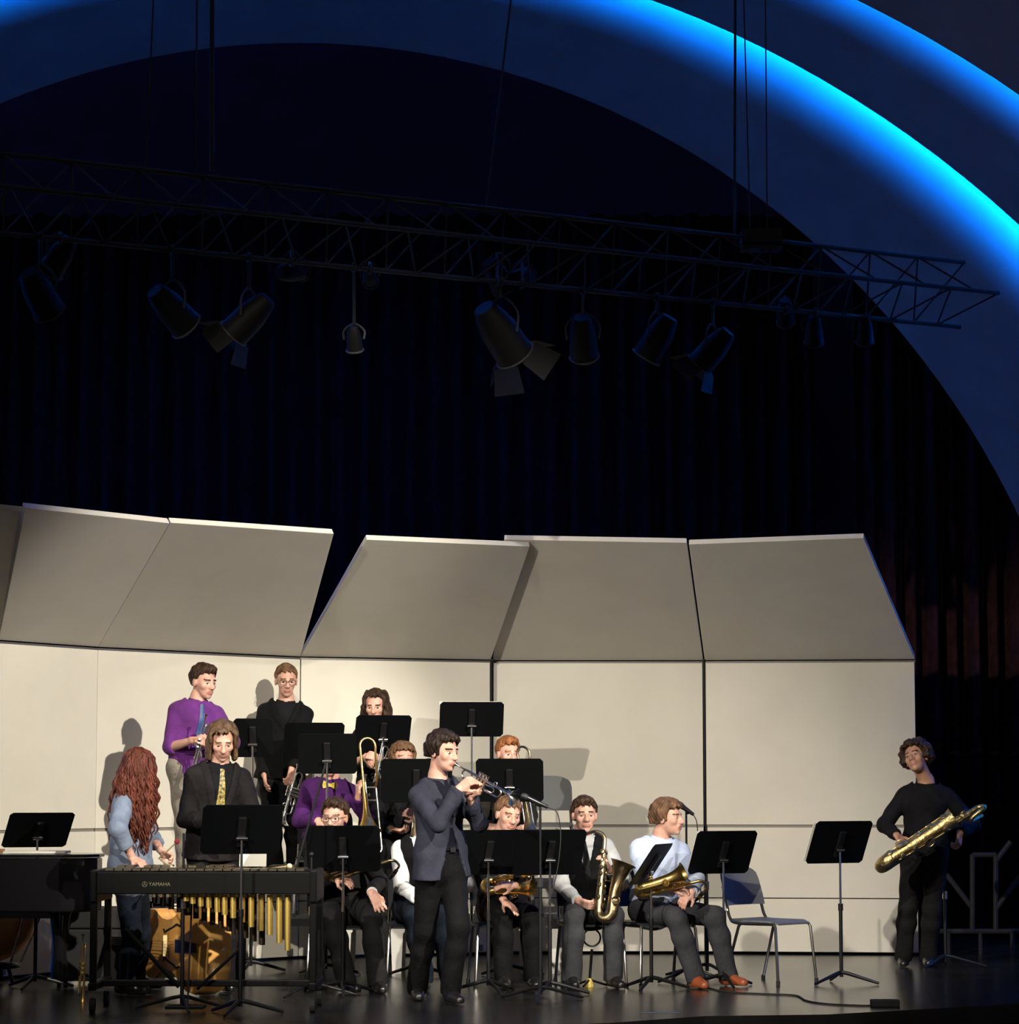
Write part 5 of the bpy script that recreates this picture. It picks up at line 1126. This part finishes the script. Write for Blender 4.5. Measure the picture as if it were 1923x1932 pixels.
def stage_lamp(label, px, py, px2, py2, sz=1.0, off=.0, doors=False):
    """lamp body at pixel, hung from the bottom chord, lens towards second pixel"""
    D = TDp(px) + .2 + off * .5; c = P(px, py, D); d = nrm(P(px2, py2, D - .05 * (1 if px2 < px else -1) + .12) - c); tg = P(px, 500, 1.0)[0]; e0, e1 = ends['C']; tt = (tg * e0[1] - e0[0]) / ((e1 - e0)[0] - tg * (e1 - e0)[1]); top = e0 + (e1 - e0) * tt; t = thing('stage_lamp', label, 'stage lamp', c)
    u, v, _ = frame(d); r_ = .095 * sz; L = .30 * sz
    MB().lathe([(0, -L * .55), (r_ * .55, -L * .55), (r_ * .7, -L * .45), (r_ * .95, -L * .1), (r_, L * .45), (r_ * .94, L * .45), (r_ * .90, L * .1)], c, d, 18).build('housing', M_LAMP, t)
    MB().disc(c + d * L * .28, d, r_ * .92, .01, 18).build('lens', M_LENS, t)
    MB().torus(c + d * L * .45, d, r_ * 1.03, .008, 21, 6).build('lens_rim', M_TRUSS, t)
    pv = c + up * (.18 * sz); side = nrm(np.cross(d, up))
    MB().tube(smoothpath([c - side * (r_ + .012), c - side * (r_ + .014) + up * .10 * sz, pv, c + side * (r_ + .014) + up * .10 * sz, c + side * (r_ + .012)], 5), .009, 6).build('yoke', M_TRUSS, t)
    MB().tube([pv, top + np.array([0, 0, -.012])], .012, 8).build('hanger', M_TRUSS, t); MB().torus(top, nrm(ends['C'][1] - ends['C'][0]), .028, .011, 15, 6).build('clamp', M_TRUSS, t)
    if doors:
        for s_, a_ in ((1, u), (-1, u), (1, v), (-1, v)):
            q = c + d * L * .45 + a_ * s_ * r_; w_ = np.cross(d, a_); f_ = nrm(d * .8 + a_ * s_ * .6)
            MB().prism([(-r_ * .8, 0), (r_ * .8, 0), (r_ * 1.0, .13 * sz), (-r_ * 1.0, .13 * sz)], .003, q, w_, f_).build('barn_door', M_LAMP, t)
lamps = [(75, 555, 105, 610, 1.1, 0, 'pale can lamp hung low at the far left of the truss', 0), (112, 485, 90, 520, .9, .3, 'small can lamp close to the truss near its left end', 0), (325, 585, 375, 640, 1.15, 0, 'dark can lamp third from the left on the truss', 0), (470, 600, 420, 650, 1.15, 0, 'dark can lamp with barn doors fourth from the left', 1),
         (550, 512, 590, 506, .8, .25, 'small can lamp lying level under the truss, fifth from left', 0), (698, 522, 702, 545, .55, -.05, 'tiny bright-faced lamp under the truss', 0), (668, 640, 676, 730, .6, 0, 'small lamp on a long drop below the truss', 0), (938, 520, 960, 560, .9, .1, 'short can lamp near the middle of the truss', 0), (985, 522, 1010, 520, .7, -.05, 'small can lamp next to the middle of the truss', 0),
         (945, 630, 985, 690, 1.5, 0, 'largest can lamp with barn doors in the middle', 1), (1100, 640, 1105, 700, 1.1, 0, 'can lamp pointing straight down right of the largest lamp', 0), (1240, 640, 1210, 690, 1.15, 0, 'can lamp turned left below the right half of the truss', 0), (1345, 660, 1310, 700, 1.1, 0, 'can lamp turned left, second from the right group', 1),
         (1482, 590, 1484, 640, .7, -.05, 'narrow lamp with pale rim right of the arch edge', 0), (1536, 625, 1536, 680, .75, 0, 'narrow lamp pointing down near the right end of the truss', 0), (1632, 625, 1632, 680, .7, 0, 'narrow lamp last on the right of the truss', 0)]
for x, y, x2, y2, s_, off, lab, dr in lamps: stage_lamp(lab, x, y, x2, y2, s_, off, bool(dr))
solo(MB().box(P(1436, 448, TDp(1436) + .1), (.30, .2, .10)).box(P(1436, 470, TDp(1436) + .1), (.30, .2, .02)), 'control_box', M_TRUSS, P(1436, 448, TDp(1436) + .1), 'grey metal box clamped on top of the truss near its right part', 'box')
for (x0, y0, x1, y1, r_, lab) in ((400, -120, 400, 322, .016, 'thick dark cable dropping to the truss at left'), (372, -100, 370, 330, .006, 'thin pale cable beside the thick dark cable'), (294, -100, 275, 322, .005, 'slanting thin cable left of the thick dark cable'), (978, -120, 918, 392, .007, 'thin cable dropping to the middle of the truss'), (1388, -120, 1386, 446, .010, 'long black cable crossing the bright blue strip of the arch'), (1402, -60, 1416, 450, .005, 'thin cable right beside the long black cable'), (1444, -60, 1448, 452, .005, 'rightmost thin cable running down to the truss')):
    D = TDp(x1) + .2; a, b_ = P(x0, y0, D), P(x1, y1, D); solo(MB().tube([b_, a], r_, 8), 'hanging_cable', M_RUBBER, b_, lab, 'cable')

# ================================================================== ODDS AND ENDS
M_RACK = mat('dull_grey_steel', (.022, .020, .020), .7, spec=.2); D = 23.3
b0 = P(1850, 1757, D); rk = thing('steel_rack', 'dull grey steel tube frame standing in the dark at the far right', 'rack', (b0[0], D, 0))
for seg in (((1770, 1757), (1990, 1757)), ((1835, 1757), (1835, 1612)), ((1879, 1757), (1879, 1612)), ((1835, 1613), (1879, 1613)), ((1879, 1625), (1907, 1588)), ((1834, 1712), (1786, 1650)), ((1880, 1714), (1930, 1646))):
    pts = [P(*seg[0], D), P(*seg[1], D)]; MB().tube(pts, .022, 8).build('tube', M_RACK, rk)
for x in (1790, 1850, 1910):
    a = P(x, 1757, D); MB().tube([(a[0], D, 0.0), (a[0], D, a[2])], .018, 8).build('foot', M_RACK, rk)
# cable snaking over the floor, power strip, tape
pts = [GZ(x, y, .006) for x, y in ((1312, 1857), (1370, 1871), (1440, 1875), (1500, 1878), (1522, 1888), (1560, 1894), (1620, 1897), (1648, 1897))]
solo(MB().tube(smoothpath(pts, 8), .006, 6), 'floor_cable', M_RUBBER, pts[-1], 'black cable snaking over the stage floor towards the power strip', 'cable')
c = GZ(1670, 1899); mb = MB().box((c[0], c[1], .022), (.18, .10, .044)); pw = thing('power_strip', 'black power strip on the stage edge at the right', 'power strip', (c[0], c[1], 0)); mb.build('case', M_RUBBER, pw, bevel=.006)
for i in range(3): MB().disc((c[0] - .055 + .05 * i, c[1], .043), up, .016, .004, 12).build('socket', M_BLACKMETAL, pw)
tk0 = np.array([P(172, 1800, 19.7)[0], 19.70, 0]); tk = thing('equipment_trunk', 'black equipment trunk on the floor between piano and vibraphone', 'trunk', tk0)
MB().box(tk0 + up * .22, (.50, .40, .36)).build('trunk_body', M_DARK, tk, bevel=.012); MB().box(tk0 + up * .475, (.51, .41, .14)).build('trunk_lid', M_DARK, tk, bevel=.012)
for s_ in (-1, 1): MB().box(tk0 + np.array([s_ * .15, -.207, .405]), (.05, .012, .07)).build('latch', M_TRUSS, tk)
for s_, t_ in ((-1, -1), (1, -1), (-1, 1), (1, 1)): MB().disc(tk0 + np.array([s_ * .2 - .012, t_ * .15, .022]), (1, 0, 0), .022, .024, 12).build('caster', M_RUBBER, tk)
c = GZ(1245, 1911); solo(MB().box((c[0], c[1], .002), (.24, .05, .003)), 'floor_tape', mat('blue_grey_tape', (.10, .16, .20), .5), (c[0], c[1], 0), 'blue-grey strip of tape on the floor near the stage edge', 'tape')
# saxophone floor peg between the feet of the vest player
c = GZ(1112, 1862); ps = thing('saxophone_stand', 'small black saxophone stand with yellow foot between a seated player\'s shoes', 'stand', c)
MB().tube([c + up * .01, c + [.02, .02, .26]], .010, 8).build('post', M_BLACKMETAL, ps); MB().torus(c + [.02, .02, .34], (0, 1, .1), .06, .007, 17, 6, -240, 60).build('cradle', M_BLACKMETAL, ps)
for g in (0, 120, 240): d = np.array([math.cos(math.radians(g + 10)), math.sin(math.radians(g + 10)), 0]); MB().tube([c + up * .05, c + d * .13 + up * .01], .008, 8).build('leg', M_BLACKMETAL, ps)
MB().lathe([(.035, .0), (.03, .03), (.012, .06)], c, up, 10).build('yellow_foot', K_YELLOW, ps)
